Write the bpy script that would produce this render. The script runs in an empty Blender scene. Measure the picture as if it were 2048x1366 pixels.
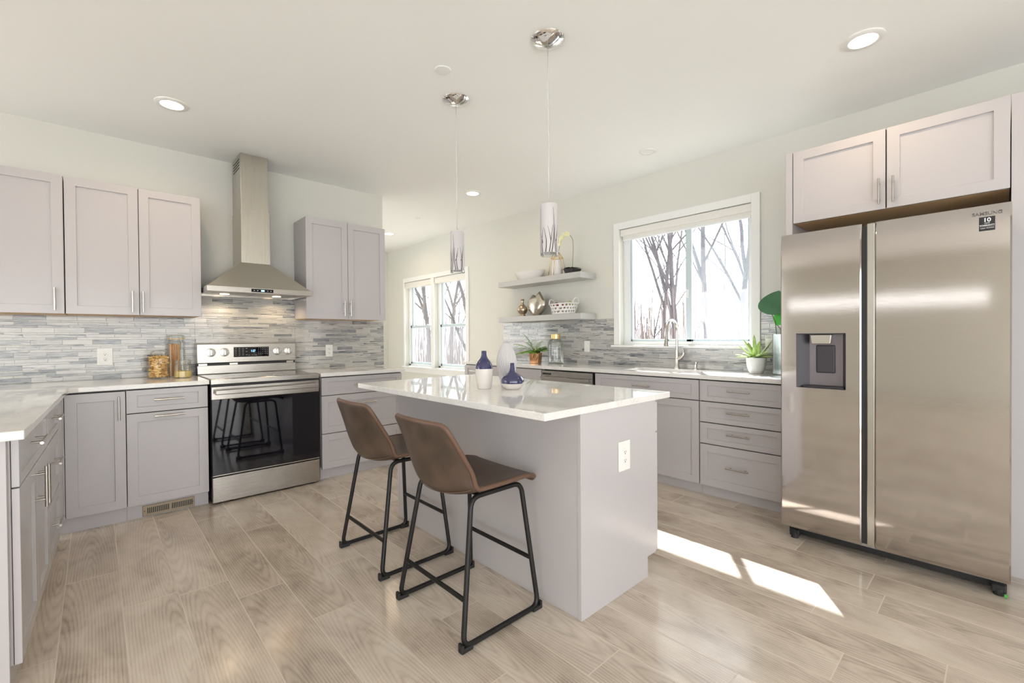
import bpy, bmesh, math, random
from mathutils import Vector, Matrix
rnd = random.Random(7)
SC = bpy.context.scene
COL = SC.collection
PI = math.pi

# ------------------------------------------------------------------ camera
cam_d = bpy.data.cameras.new('camera'); cam = bpy.data.objects.new('camera', cam_d); COL.objects.link(cam)
cam_d.sensor_width = 36.0; cam_d.lens = 904.5 / 2048 * 36; cam_d.clip_start = 0.05; cam_d.clip_end = 400
right = Vector((0.73473893, -0.67830725, -0.00761442)); down = Vector((-0.01234283, -0.00214495, -0.99992152)); fwd = Vector((0.67823769, 0.73477525, -0.00994821))
M = Matrix((right, -down, -fwd)).transposed().to_4x4(); M.translation = Vector((0, 0, 1.202))
cam.matrix_world = M
SC.camera = cam

# ------------------------------------------------------------------ world, sun, exposure
W = bpy.data.worlds.new('sky'); SC.world = W; W.use_nodes = True
bg = W.node_tree.nodes['Background']; bg.inputs['Color'].default_value = (0.97, 0.99, 1.0, 1); bg.inputs['Strength'].default_value = 2.6
sun_d = bpy.data.lights.new('sun', 'SUN'); sun = bpy.data.objects.new('sun', sun_d); COL.objects.link(sun)
sun_d.energy = 15.0; sun_d.angle = math.radians(0.6); sun_d.color = (1, 0.975, 0.93)
sun.rotation_euler = Vector((-0.848, -0.56, -1.0)).to_track_quat('-Z', 'Y').to_euler(); sun.location = (9, 6, 8)
SC.view_settings.view_transform = 'Standard'; SC.view_settings.look = 'None'; SC.view_settings.gamma = 1.0
SC.view_settings.use_curve_mapping = False
SC.view_settings.exposure = 1.1
cy = SC.cycles
cy.use_denoising = True; cy.max_bounces = 12; cy.diffuse_bounces = 8; cy.glossy_bounces = 5; cy.transparent_max_bounces = 24
cy.transmission_bounces = 6; cy.sample_clamp_indirect = 6.0; cy.caustics_reflective = False; cy.caustics_refractive = False; cy.blur_glossy = 0.1
CAN_POWER = 1.7; CAN_GLOW = 5.0

# ------------------------------------------------------------------ materials
def new_mat(name):
    m = bpy.data.materials.new(name); m.use_nodes = True
    return m, m.node_tree.nodes, m.node_tree.links, m.node_tree.nodes['Principled BSDF']
def mat(name, col, rough=0.5, metal=0.0, coat=0.0, spec=0.5, emit=None, es=0.0, var=0.0, vscale=8.0, bump=0.0, bscale=200.0, aniso=0.0):
    m, N, L, p = new_mat(name)
    p.inputs['Base Color'].default_value = (*col, 1); p.inputs['Roughness'].default_value = rough; p.inputs['Metallic'].default_value = metal
    p.inputs['Coat Weight'].default_value = coat; p.inputs['Coat Roughness'].default_value = 0.06; p.inputs['Specular IOR Level'].default_value = spec
    p.inputs['Anisotropic'].default_value = aniso
    if emit: p.inputs['Emission Color'].default_value = (*emit, 1); p.inputs['Emission Strength'].default_value = es
    if var or bump: tc = N.new('ShaderNodeTexCoord')
    if var:
        n = N.new('ShaderNodeTexNoise'); n.inputs['Scale'].default_value = vscale; n.inputs['Detail'].default_value = 4
        L.new(tc.outputs['Object'], n.inputs['Vector'])
        r = N.new('ShaderNodeMixRGB'); r.inputs[1].default_value = (*[c * (1 - var) for c in col], 1); r.inputs[2].default_value = (*[min(1, c * (1 + var)) for c in col], 1)
        L.new(n.outputs['Fac'], r.inputs[0]); L.new(r.outputs[0], p.inputs['Base Color'])
    if bump:
        n2 = N.new('ShaderNodeTexNoise'); n2.inputs['Scale'].default_value = bscale; L.new(tc.outputs['Object'], n2.inputs['Vector'])
        b = N.new('ShaderNodeBump'); b.inputs['Strength'].default_value = bump; b.inputs['Distance'].default_value = 0.002
        L.new(n2.outputs['Fac'], b.inputs['Height']); L.new(b.outputs[0], p.inputs['Normal'])
    return m

def steel_mat(name, col, rough, stretch, axis='x', amp=0.35):
    """brushed steel: fine streaks along one object axis drive roughness and tone"""
    m, N, L, p = new_mat(name)
    p.inputs['Metallic'].default_value = 1.0
    tc = N.new('ShaderNodeTexCoord'); mp = N.new('ShaderNodeMapping'); n = N.new('ShaderNodeTexNoise')
    sc = {'x': (stretch, 900, 900), 'y': (900, stretch, 900), 'z': (900, 900, stretch)}[axis]
    mp.inputs['Scale'].default_value = sc; n.inputs['Scale'].default_value = 1.0; n.inputs['Detail'].default_value = 3
    L.new(tc.outputs['Object'], mp.inputs['Vector']); L.new(mp.outputs[0], n.inputs['Vector'])
    r = N.new('ShaderNodeMixRGB'); r.inputs[1].default_value = (*[c * (1 - 0.05) for c in col], 1); r.inputs[2].default_value = (*[min(1, c * 1.04) for c in col], 1)
    L.new(n.outputs['Fac'], r.inputs[0]); L.new(r.outputs[0], p.inputs['Base Color'])
    mr = N.new('ShaderNodeMapRange'); mr.inputs['To Min'].default_value = rough * (1 - amp); mr.inputs['To Max'].default_value = rough * (1 + amp)
    L.new(n.outputs['Fac'], mr.inputs['Value']); L.new(mr.outputs[0], p.inputs['Roughness'])
    b = N.new('ShaderNodeBump'); b.inputs['Strength'].default_value = 0.02; b.inputs['Distance'].default_value = 0.001
    L.new(n.outputs['Fac'], b.inputs['Height']); L.new(b.outputs[0], p.inputs['Normal'])
    return m

def glass_mat(name, tint=(1, 1, 1), edge=0.55, base=0.04, veil=0.0, veil_col=(1, 1, 1), rough=0.02):
    """thin clear glass: see-through, mirror-like at grazing angles, optional pale veil, for glare haze and screen mesh, that real light shines on and through"""
    m = bpy.data.materials.new(name); m.use_nodes = True; N = m.node_tree.nodes; L = m.node_tree.links; N.clear()
    out = N.new('ShaderNodeOutputMaterial'); tr = N.new('ShaderNodeBsdfTransparent'); tr.inputs[0].default_value = (*tint, 1)
    gl = N.new('ShaderNodeBsdfGlossy'); gl.inputs['Roughness'].default_value = rough
    lw = N.new('ShaderNodeLayerWeight'); lw.inputs['Blend'].default_value = 0.35
    mr = N.new('ShaderNodeMapRange'); mr.inputs['To Min'].default_value = base; mr.inputs['To Max'].default_value = edge
    L.new(lw.outputs['Fresnel'], mr.inputs['Value'])
    mx = N.new('ShaderNodeMixShader'); L.new(mr.outputs[0], mx.inputs[0]); L.new(tr.outputs[0], mx.inputs[1]); L.new(gl.outputs[0], mx.inputs[2])
    last = mx
    if veil > 0:
        t2 = N.new('ShaderNodeBsdfTranslucent'); t2.inputs[0].default_value = (*veil_col, 1)
        m2 = N.new('ShaderNodeMixShader'); m2.inputs[0].default_value = veil; L.new(mx.outputs[0], m2.inputs[1]); L.new(t2.outputs[0], m2.inputs[2]); last = m2
    L.new(last.outputs[0], out.inputs[0])
    return m

def wood_floor_mat():
    """wood-look plank tiles running along Y: random plank tone, stretched grain, pale grout"""
    m, N, L, p = new_mat('wood_plank_tile')
    def math_(op, a, b=None, c=None):
        n = N.new('ShaderNodeMath'); n.operation = op
        for i, v in enumerate((a, b, c)):
            if v is None: continue
            if isinstance(v, (int, float)): n.inputs[i].default_value = v
            else: L.new(v, n.inputs[i])
        return n.outputs[0]
    tc = N.new('ShaderNodeTexCoord'); sx = N.new('ShaderNodeSeparateXYZ'); L.new(tc.outputs['Object'], sx.inputs[0])
    PW, PL = 0.1985, 1.205
    xr = math_('DIVIDE', math_('ADD', sx.outputs['X'], 10.045), PW); row = math_('FLOOR', xr); fx = math_('FRACT', xr)
    wn = N.new('ShaderNodeTexWhiteNoise'); wn.noise_dimensions = '1D'; L.new(row, wn.inputs['W'])
    yr = math_('ADD', math_('DIVIDE', math_('ADD', sx.outputs['Y'], 20), PL), wn.outputs['Value']); colm = math_('FLOOR', yr); fy = math_('FRACT', yr)
    cv = N.new('ShaderNodeCombineXYZ'); L.new(row, cv.inputs[0]); L.new(colm, cv.inputs[1])
    wn2 = N.new('ShaderNodeTexWhiteNoise'); wn2.noise_dimensions = '2D'; L.new(cv.outputs[0], wn2.inputs['Vector'])
    seed = wn2.outputs['Value']
    gx = 0.0022 / PW; gy = 0.0022 / PL
    ex = math_('MINIMUM', fx, math_('SUBTRACT', 1.0, fx)); ey = math_('MINIMUM', fy, math_('SUBTRACT', 1.0, fy))
    joint = math_('MAXIMUM', math_('LESS_THAN', ex, gx), math_('LESS_THAN', ey, gy))
    # grain
    gv = N.new('ShaderNodeCombineXYZ'); L.new(math_('MULTIPLY', sx.outputs['X'], 1.0), gv.inputs[0]); L.new(math_('MULTIPLY', sx.outputs['Y'], 0.035), gv.inputs[1]); L.new(math_('MULTIPLY', seed, 37.0), gv.inputs[2])
    n1 = N.new('ShaderNodeTexNoise'); n1.inputs['Scale'].default_value = 200; n1.inputs['Detail'].default_value = 4; n1.inputs['Roughness'].default_value = 0.55; n1.inputs['Distortion'].default_value = 0.3; L.new(gv.outputs[0], n1.inputs['Vector'])
    n2 = N.new('ShaderNodeTexNoise'); n2.inputs['Scale'].default_value = 5.5; n2.inputs['Detail'].default_value = 5; n2.inputs['Roughness'].default_value = 0.6; n2.inputs['Distortion'].default_value = 0.5
    gv2 = N.new('ShaderNodeCombineXYZ'); L.new(sx.outputs['X'], gv2.inputs[0]); L.new(math_('MULTIPLY', sx.outputs['Y'], 0.50), gv2.inputs[1]); L.new(math_('MULTIPLY', seed, 91.0), gv2.inputs[2]); L.new(gv2.outputs[0], n2.inputs['Vector'])
    wn3 = N.new('ShaderNodeTexWhiteNoise'); wn3.noise_dimensions = '3D'; L.new(gv2.outputs[0], wn3.inputs['Vector'])
    sc2 = N.new('ShaderNodeSeparateColor'); cv3 = N.new('ShaderNodeCombineXYZ'); L.new(row, cv3.inputs[0]); L.new(colm, cv3.inputs[1]); cv3.inputs[2].default_value = 3.7
    L.new(cv3.outputs[0], wn3.inputs['Vector']); L.new(wn3.outputs['Color'], sc2.inputs[0])
    wv = N.new('ShaderNodeTexWave'); wv.wave_type = 'RINGS'; wv.rings_direction = 'Z'; wv.inputs['Scale'].default_value = 30; wv.inputs['Distortion'].default_value = 5.0; wv.inputs['Detail'].default_value = 3; wv.inputs['Detail Scale'].default_value = 0.35; wv.inputs['Detail Roughness'].default_value = 0.6
    gv3 = N.new('ShaderNodeCombineXYZ'); L.new(math_('MULTIPLY', math_('SUBTRACT', fx, sc2.outputs[0]), PW), gv3.inputs[0]); L.new(math_('MULTIPLY', math_('SUBTRACT', fy, sc2.outputs[1]), PL * 0.085), gv3.inputs[1]); L.new(math_('MULTIPLY', seed, 17.0), gv3.inputs[2])
    gz = N.new('ShaderNodeCombineXYZ'); sz_ = N.new('ShaderNodeSeparateXYZ'); L.new(gv3.outputs[0], sz_.inputs[0]); L.new(sz_.outputs[0], gz.inputs[0]); L.new(sz_.outputs[1], gz.inputs[1]); L.new(gz.outputs[0], wv.inputs['Vector'])
    t = math_('ADD', math_('ADD', math_('MULTIPLY', n1.outputs['Fac'], 0.20), math_('MULTIPLY', n2.outputs['Fac'], 0.66)), math_('ADD', math_('MULTIPLY', math_('POWER', wv.outputs['Fac'], 0.45), 0.11), math_('MULTIPLY', seed, 0.12)))
    ramp = N.new('ShaderNodeValToRGB'); L.new(math_('SUBTRACT', t, 0.05), ramp.inputs[0])
    e = ramp.color_ramp.elements; e[0].position = 0.27; e[0].color = (0.31, 0.252, 0.205, 1); e[1].position = 0.76; e[1].color = (0.75, 0.68, 0.60, 1)
    k = e.new(0.43); k.color = (0.49, 0.415, 0.345, 1); k = e.new(0.57); k.color = (0.625, 0.548, 0.468, 1)
    mx = N.new('ShaderNodeMixRGB'); L.new(joint, mx.inputs[0]); L.new(ramp.outputs[0], mx.inputs[1]); mx.inputs[2].default_value = (0.60, 0.53, 0.45, 1)
    L.new(mx.outputs[0], p.inputs['Base Color'])
    mr = N.new('ShaderNodeMapRange'); mr.inputs['To Min'].default_value = 0.09; mr.inputs['To Max'].default_value = 0.24; L.new(n1.outputs['Fac'], mr.inputs['Value'])
    L.new(math_('ADD', mr.outputs[0], math_('MULTIPLY', joint, 0.3)), p.inputs['Roughness'])
    b = N.new('ShaderNodeBump'); b.inputs['Strength'].default_value = 0.14; b.inputs['Distance'].default_value = 0.002
    L.new(math_('SUBTRACT', n1.outputs['Fac'], math_('MULTIPLY', joint, 1.2)), b.inputs['Height']); L.new(b.outputs[0], p.inputs['Normal'])
    return m

def tile_mat():
    """glass mosaic strips: 'tile' colour attribute = (tone, seed, streak amount); UV = metres along the strip"""
    m, N, L, p = new_mat('glass_mosaic')
    at = N.new('ShaderNodeAttribute'); at.attribute_name = 'tile'; sp = N.new('ShaderNodeSeparateColor'); L.new(at.outputs['Color'], sp.inputs[0])
    uv = N.new('ShaderNodeUVMap'); uv.uv_map = 'UVMap'; su = N.new('ShaderNodeSeparateXYZ'); L.new(uv.outputs[0], su.inputs[0])
    def mul(a, v):
        n = N.new('ShaderNodeMath'); n.operation = 'MULTIPLY'; L.new(a, n.inputs[0]); n.inputs[1].default_value = v; return n.outputs[0]
    cv = N.new('ShaderNodeCombineXYZ'); L.new(mul(su.outputs[0], 9), cv.inputs[0]); L.new(mul(su.outputs[1], 190), cv.inputs[1]); L.new(mul(sp.outputs[1], 60), cv.inputs[2])
    n = N.new('ShaderNodeTexNoise'); n.inputs['Scale'].default_value = 1.0; n.inputs['Detail'].default_value = 3; n.inputs['Distortion'].default_value = 0.6; L.new(cv.outputs[0], n.inputs['Vector'])
    ra = N.new('ShaderNodeValToRGB'); L.new(sp.outputs[0], ra.inputs[0]); e = ra.color_ramp.elements
    e[0].position = 0; e[0].color = (0.59, 0.58, 0.555, 1); e[1].position = 1; e[1].color = (0.11, 0.125, 0.15, 1)
    for q, c in ((0.45, (0.475, 0.47, 0.455)), (0.7, (0.35, 0.35, 0.345)), (0.86, (0.235, 0.25, 0.27))):
        k = e.new(q); k.color = (*c, 1)
    dk = N.new('ShaderNodeValToRGB'); L.new(n.outputs['Fac'], dk.inputs[0]); e = dk.color_ramp.elements
    e[0].position = 0.51; e[0].color = (1, 1, 1, 1); e[1].position = 0.62; e[1].color = (0, 0, 0, 1)
    inv = N.new('ShaderNodeMath'); inv.operation = 'SUBTRACT'; inv.inputs[0].default_value = 1.0; L.new(dk.outputs[0], inv.inputs[1])
    f = N.new('ShaderNodeMath'); f.operation = 'MULTIPLY'; L.new(inv.outputs[0], f.inputs[0]); L.new(sp.outputs[2], f.inputs[1])
    mx = N.new('ShaderNodeMixRGB'); L.new(f.outputs[0], mx.inputs[0]); L.new(ra.outputs[0], mx.inputs[1]); mx.inputs[2].default_value = (0.045, 0.058, 0.085, 1)
    L.new(mx.outputs[0], p.inputs['Base Color'])
    p.inputs['Roughness'].default_value = 0.10; p.inputs['Coat Weight'].default_value = 0.3
    return m

def quartz_mat():
    m, N, L, p = new_mat('white_quartz')
    tc = N.new('ShaderNodeTexCoord'); n = N.new('ShaderNodeTexNoise'); n.inputs['Scale'].default_value = 5.5; n.inputs['Detail'].default_value = 8; n.inputs['Roughness'].default_value = 0.62; n.inputs['Distortion'].default_value = 1.8
    L.new(tc.outputs['Object'], n.inputs['Vector'])
    r = N.new('ShaderNodeValToRGB'); L.new(n.outputs['Fac'], r.inputs[0]); e = r.color_ramp.elements
    e[0].position = 0.40; e[0].color = (0.80, 0.79, 0.775, 1); e[1].position = 0.64; e[1].color = (0.82, 0.81, 0.795, 1)
    k = e.new(0.505); k.color = (0.80, 0.79, 0.775, 1); k = e.new(0.522); k.color = (0.715, 0.70, 0.695, 1); k = e.new(0.538); k.color = (0.81, 0.80, 0.785, 1)
    L.new(r.outputs[0], p.inputs['Base Color']); p.inputs['Roughness'].default_value = 0.03
    return m

def leather_mat():
    m, N, L, p = new_mat('brown_leather')
    tc = N.new('ShaderNodeTexCoord'); n = N.new('ShaderNodeTexNoise'); n.inputs['Scale'].default_value = 9; n.inputs['Detail'].default_value = 6; L.new(tc.outputs['Object'], n.inputs['Vector'])
    r = N.new('ShaderNodeValToRGB'); L.new(n.outputs['Fac'], r.inputs[0]); e = r.color_ramp.elements
    e[0].position = 0.3; e[0].color = (0.050, 0.034, 0.025, 1); e[1].position = 0.75; e[1].color = (0.108, 0.070, 0.050, 1)
    L.new(r.outputs[0], p.inputs['Base Color']); p.inputs['Roughness'].default_value = 0.42
    v = N.new('ShaderNodeTexVoronoi'); v.inputs['Scale'].default_value = 330; L.new(tc.outputs['Object'], v.inputs['Vector'])
    b = N.new('ShaderNodeBump'); b.inputs['Strength'].default_value = 0.12; b.inputs['Distance'].default_value = 0.001; L.new(v.outputs['Distance'], b.inputs['Height']); L.new(b.outputs[0], p.inputs['Normal'])
    return m

CAB = (0.515, 0.495, 0.51)
MT = dict(
    wall=mat('wall_paint', (0.685, 0.683, 0.635), 0.75, bump=0.05, bscale=300),
    ceil=mat('ceiling_paint', (0.90, 0.915, 0.905), 0.85, bump=0.04, bscale=260),
    white=mat('white_trim', (0.82, 0.83, 0.82), 0.35),
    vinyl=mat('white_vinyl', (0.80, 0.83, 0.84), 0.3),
    sash=mat('shade_tinted_vinyl', (0.56, 0.66, 0.70), 0.3), floor=wood_floor_mat(), tile=tile_mat(), grout=mat('grout', (0.70, 0.69, 0.66), 0.8),  # sash: white vinyl tinted blue-grey to hold its shade and sky reflection
    cab=mat('grey_cabinet_paint', CAB, 0.22, var=0.02, vscale=3),
    cabin=mat('cabinet_wood', (0.62, 0.42, 0.22), 0.5, var=0.12, vscale=20),
    dark=mat('dark_gap', (0.012, 0.012, 0.014), 0.6), shelf=mat('shelf_paint', (0.50, 0.50, 0.49), 0.35),
    quartz=quartz_mat(),
    nickel=mat('brushed_nickel', (0.53, 0.51, 0.475), 0.25, 1.0), chrome=mat('chrome', (0.85, 0.85, 0.86), 0.05, 1.0),
    steel=steel_mat('brushed_steel', (0.47, 0.445, 0.41), 0.26, 3.0, 'x'), steelv=steel_mat('brushed_steel_vertical', (0.56, 0.53, 0.465), 0.30, 3.0, 'z'),
    fridge=steel_mat('fridge_steel', (0.53, 0.495, 0.475), 0.075, 2.0, 'x', 0.25), fridge_side=mat('fridge_grey', (0.42, 0.41, 0.40), 0.4, 0.3),
    blackglass=mat('black_glass', (0.006, 0.006, 0.010), 0.03, spec=0.6), black=mat('black_plastic', (0.015, 0.015, 0.016), 0.4),
    cooktop=mat('cooktop_glass', (0.02, 0.02, 0.02), 0.05, spec=0.8), plum=mat('dispenser_grey', (0.19, 0.17, 0.185), 0.3, 0.4),
    plumdark=mat('dispenser_dark', (0.035, 0.030, 0.038), 0.45),
    leather=leather_mat(), piping=mat('leather_edge', (0.13, 0.072, 0.047), 0.4), blackmetal=mat('black_steel', (0.022, 0.021, 0.021), 0.42, 0.6, bump=0.1, bscale=500),
    rubber=mat('black_rubber', (0.010, 0.010, 0.010), 0.6),
    plate=mat('outlet_white', (0.84, 0.84, 0.82), 0.3), slot=mat('outlet_slot', (0.03, 0.03, 0.03), 0.6),
    blue=mat('navy_glaze', (0.026, 0.028, 0.105), 0.08, coat=0.8, var=0.35, vscale=26), cream=mat('cream_glaze', (0.72, 0.68, 0.65), 0.16, coat=0.3),
    porcelain=mat('white_porcelain', (0.80, 0.79, 0.79), 0.3), matte=mat('white_matte_ceramic', (0.60, 0.58, 0.59), 0.5),
    gold=mat('gold_wire', (0.72, 0.50, 0.22), 0.25, 1.0), bronze=mat('pewter_bronze', (0.52, 0.43, 0.32), 0.32, 1.0, var=0.5, vscale=45), silver=mat('hammered_silver', (0.62, 0.58, 0.50), 0.22, 1.0, var=0.12, vscale=12),
    copper=mat('copper', (0.66, 0.34, 0.17), 0.22, 1.0, var=0.2, vscale=18), twine=mat('tan_ribbon', (0.75, 0.52, 0.25), 0.6),
    jar=glass_mat('jar_glass', (0.965, 0.98, 0.97), 0.5, 0.04), clear=glass_mat('clear_glass', (0.96, 0.98, 0.98), 0.7, 0.05), crackle=glass_mat('crackle_glass', (0.86, 0.95, 0.92), 0.8, 0.12, rough=0.15),
    pane=glass_mat('window_glass', (0.98, 0.99, 1.0), 0.4, 0.03, veil=0.004, veil_col=(0.9, 0.95, 1)),  # slight veil stands in for veiling glare over the trees outside
    screen=glass_mat('insect_screen', (0.95, 0.97, 1.0), 0.05, 0.0, veil=0.018, veil_col=(0.86, 0.92, 1.0)),
    pasta=mat('dry_pasta', (0.90, 0.60, 0.24), 0.5, var=0.1, vscale=30), spaghetti=mat('spaghetti', (0.78, 0.45, 0.17), 0.5, var=0.25, vscale=60), grain=mat('yellow_grain', (0.86, 0.60, 0.22), 0.7, var=0.3, vscale=300),
    leaf=mat('fern_leaf', (0.20, 0.42, 0.05), 0.4, var=0.5, vscale=25), leafdark=mat('dark_leaf', (0.02, 0.10, 0.035), 0.35, var=0.3, vscale=12), monstera=mat('monstera_leaf', (0.05, 0.16, 0.075), 0.32, var=0.25, vscale=20), leafnew=mat('bright_leaf', (0.06, 0.42, 0.05), 0.35, var=0.3, vscale=20),
    succ=mat('succulent_leaf', (0.42, 0.56, 0.20), 0.4, var=0.45, vscale=22), succ2=mat('succulent_pale', (0.66, 0.76, 0.48), 0.45, var=0.2, vscale=20),
    concrete=mat('pale_concrete', (0.66, 0.66, 0.63), 0.7, var=0.12, vscale=30), soil=mat('soil', (0.05, 0.035, 0.025), 0.9),
    petal=mat('pale_yellow_petal', (0.84, 0.83, 0.55), 0.5), stem=mat('green_stem', (0.13, 0.19, 0.05), 0.5), blackpot=mat('black_pot', (0.02, 0.018, 0.018), 0.5),
    apple=mat('red_apple', (0.33, 0.02, 0.045), 0.25, var=0.4, vscale=20), pear=mat('green_fruit', (0.42, 0.44, 0.08), 0.3),
    shade=mat('frosted_shade', (0.60, 0.575, 0.59), 0.3), reed=mat('silver_reed', (0.10, 0.09, 0.085), 0.3, 0.7), cord=mat('pendant_cord', (0.66, 0.64, 0.62), 0.4),
    register=mat('bronze_register', (0.27, 0.215, 0.15), 0.4, 0.5), fabric=mat('blind_fabric', (0.78, 0.77, 0.73), 0.7),
    glow=mat('lamp_glow', (1, 0.95, 0.85), 0.5, emit=(1.0, 0.86, 0.66), es=CAN_GLOW), hoodglow=mat('hood_lamp_glow', (1, 0.9, 0.8), 0.5, emit=(1.0, 0.80, 0.52), es=4.0),
    display=mat('display_digits', (0.1, 0.3, 0.6), 0.4, emit=(0.25, 0.60, 1.0), es=1.6), mark=mat('grey_marking', (0.55, 0.55, 0.55), 0.5), logo=mat('logo_grey', (0.20, 0.185, 0.18), 0.4, 0.5), label_white=mat('sticker_white', (0.85, 0.85, 0.85), 0.5), label_black=mat('sticker_black', (0.015, 0.013, 0.018), 0.35),
    bluetape=mat('blue_film', (0.10, 0.24, 0.48), 0.4), bark=mat('tree_bark', (0.045, 0.040, 0.048), 0.9, var=0.35, vscale=9), barkpale=mat('pale_bark', (0.06, 0.058, 0.066), 0.9, var=0.3, vscale=9),
    ground=mat('winter_ground', (0.40, 0.36, 0.30), 0.95, var=0.25, vscale=1.2), hill=mat('wooded_hill', (0.40, 0.38, 0.40), 0.95, var=0.3, vscale=0.5), brush=mat('brush_twigs', (0.12, 0.09, 0.085), 0.9), siding=mat('soffit_white', (0.75, 0.75, 0.73), 0.6),
)

# ------------------------------------------------------------------ mesh builder
class MB:
    def __init__(s): s.bm = bmesh.new()
    def _face(s, vs):
        try: return s.bm.faces.new(vs)
        except ValueError: return None
    def box(s, x0, x1, y0, y1, z0, z1, bev=0.0, seg=2):
        t = bmesh.new(); bmesh.ops.create_cube(t, size=1.0)
        bmesh.ops.transform(t, matrix=Matrix.Translation(((x0 + x1) / 2, (y0 + y1) / 2, (z0 + z1) / 2)) @ Matrix.Diagonal((abs(x1 - x0), abs(y1 - y0), abs(z1 - z0), 1)), verts=t.verts)
        if bev: bmesh.ops.bevel(t, geom=t.edges[:], offset=bev, segments=seg, affect='EDGES', profile=0.5)
        s.add(t); return s
    def add(s, t, mx=None):
        if mx is not None: bmesh.ops.transform(t, matrix=mx, verts=t.verts)
        me = bpy.data.meshes.new('tmp'); t.to_mesh(me); t.free(); s.bm.from_mesh(me); bpy.data.meshes.remove(me); return s
    def prism(s, poly, z0, z1, bev=0.0):
        t = bmesh.new(); a = [t.verts.new((x, y, z0)) for x, y in poly]; b = [t.verts.new((x, y, z1)) for x, y in poly]; n = len(poly)
        t.faces.new(a[::-1]); t.faces.new(b)
        for i in range(n): t.faces.new((a[i], a[(i + 1) % n], b[(i + 1) % n], b[i]))
        bmesh.ops.recalc_face_normals(t, faces=t.faces)
        if bev: bmesh.ops.bevel(t, geom=t.edges[:], offset=bev, segments=2, affect='EDGES', profile=0.5)
        return s.add(t)
    def hexa(s, p):          # 8 points: bottom ring 4, top ring 4
        v = [s.bm.verts.new(q) for q in p]
        for f in ((3, 2, 1, 0), (4, 5, 6, 7), (0, 1, 5, 4), (1, 2, 6, 5), (2, 3, 7, 6), (3, 0, 4, 7)): s._face([v[i] for i in f])
        return s
    def lathe(s, prof, seg=32, c=(0, 0), sx=1.0, sy=1.0, rib=0, ribd=0.0):
        rings = []
        for r, z in prof:
            if r <= 1e-6: rings.append([s.bm.verts.new((c[0], c[1], z))])
            else:
                ring = []
                for i in range(seg):
                    a = 2 * PI * i / seg; k = r * (1 + ribd * math.cos(rib * a)) if rib else r
                    ring.append(s.bm.verts.new((c[0] + k * sx * math.cos(a), c[1] + k * sy * math.sin(a), z)))
                rings.append(ring)
        for a, b in zip(rings, rings[1:]):
            for i in range(seg):
                j = (i + 1) % seg
                if len(a) == 1 and len(b) == 1: break
                if len(a) == 1: s._face((a[0], b[j], b[i])) if False else s._face((a[0], b[i], b[j]))
                elif len(b) == 1: s._face((a[i], a[j], b[0])) if False else s._face((a[j], a[i], b[0]))
                else: s._face((a[j], a[i], b[i], b[j])) if False else s._face((a[i], a[j], b[j], b[i]))
        return s
    def tube(s, pts, r, seg=8, closed=False, cap=True):
        pts = [Vector(p) for p in pts]; n = len(pts); rs = r if isinstance(r, (list, tuple)) else [r] * n
        T = []
        for i in range(n):
            a = pts[(i - 1) % n] if closed or i > 0 else pts[i]; b = pts[(i + 1) % n] if closed or i < n - 1 else pts[i]
            d = b - a; T.append(d.normalized() if d.length > 1e-9 else Vector((0, 0, 1)))
        up = Vector((0, 0, 1)) if abs(T[0].z) < 0.9 else Vector((1, 0, 0))
        nrm = (up - T[0] * up.dot(T[0])).normalized(); rings = []
        for i in range(n):
            if i: nrm = nrm - T[i] * nrm.dot(T[i]); nrm = nrm.normalized() if nrm.length > 1e-6 else T[i].orthogonal().normalized()
            bi = T[i].cross(nrm)
            rings.append([s.bm.verts.new(pts[i] + (nrm * math.cos(2 * PI * k / seg) + bi * math.sin(2 * PI * k / seg)) * rs[i]) for k in range(seg)])
        for i in range(n if closed else n - 1):
            a, b = rings[i], rings[(i + 1) % n]
            for k in range(seg): s._face((a[k], a[(k + 1) % seg], b[(k + 1) % seg], b[k]))
        if cap and not closed: s._face(rings[0][::-1]); s._face(rings[-1])
        return s
    def cyl(s, p0, p1, r, seg=16): return s.tube([p0, p1], r, seg)
    def ball(s, c, r, seg=12, sc=(1, 1, 1)):
        t = bmesh.new(); bmesh.ops.create_uvsphere(t, u_segments=seg, v_segments=max(6, seg // 2 + 2), radius=r)
        return s.add(t, Matrix.Translation(c) @ Matrix.Diagonal((*sc, 1)))
    def grid(s, fn, nu, nv, closed_u=False, skip=None):
        V = [[s.bm.verts.new(fn(i / (nu if closed_u else nu - 1), j / (nv - 1))) for i in range(nu)] for j in range(nv)]
        for j in range(nv - 1):
            for i in range(nu if closed_u else nu - 1):
                if skip and skip(i, j): continue
                k = (i + 1) % nu; s._face((V[j][i], V[j][k], V[j + 1][k], V[j + 1][i]))
        return s
    def leaf(s, base, d, up, length, width, droop=0.3, fold=0.15, n=7, shape=None, tip=0.0):
        """a leaf blade: centre line from base along d drooping away from up, cupped by fold"""
        d = Vector(d).normalized(); up = Vector(up); up = (up - d * up.dot(d)).normalized(); sd = d.cross(up); rows = []
        for i in range(n + 1):
            t = i / n; w = width * (shape(t) if shape else math.sin(PI * min(1, t * 0.94 + 0.06)) ** 0.8)
            c = Vector(base) + d * (length * t * (1 - 0.25 * droop * t)) + up * (-droop * length * t * t)
            rows.append([s.bm.verts.new(c - sd * w / 2 + up * fold * w), s.bm.verts.new(c), s.bm.verts.new(c + sd * w / 2 + up * fold * w)])
        for a, b in zip(rows, rows[1:]): s._face((a[0], a[1], b[1], b[0])); s._face((a[1], a[2], b[2], b[1]))
        return s
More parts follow.
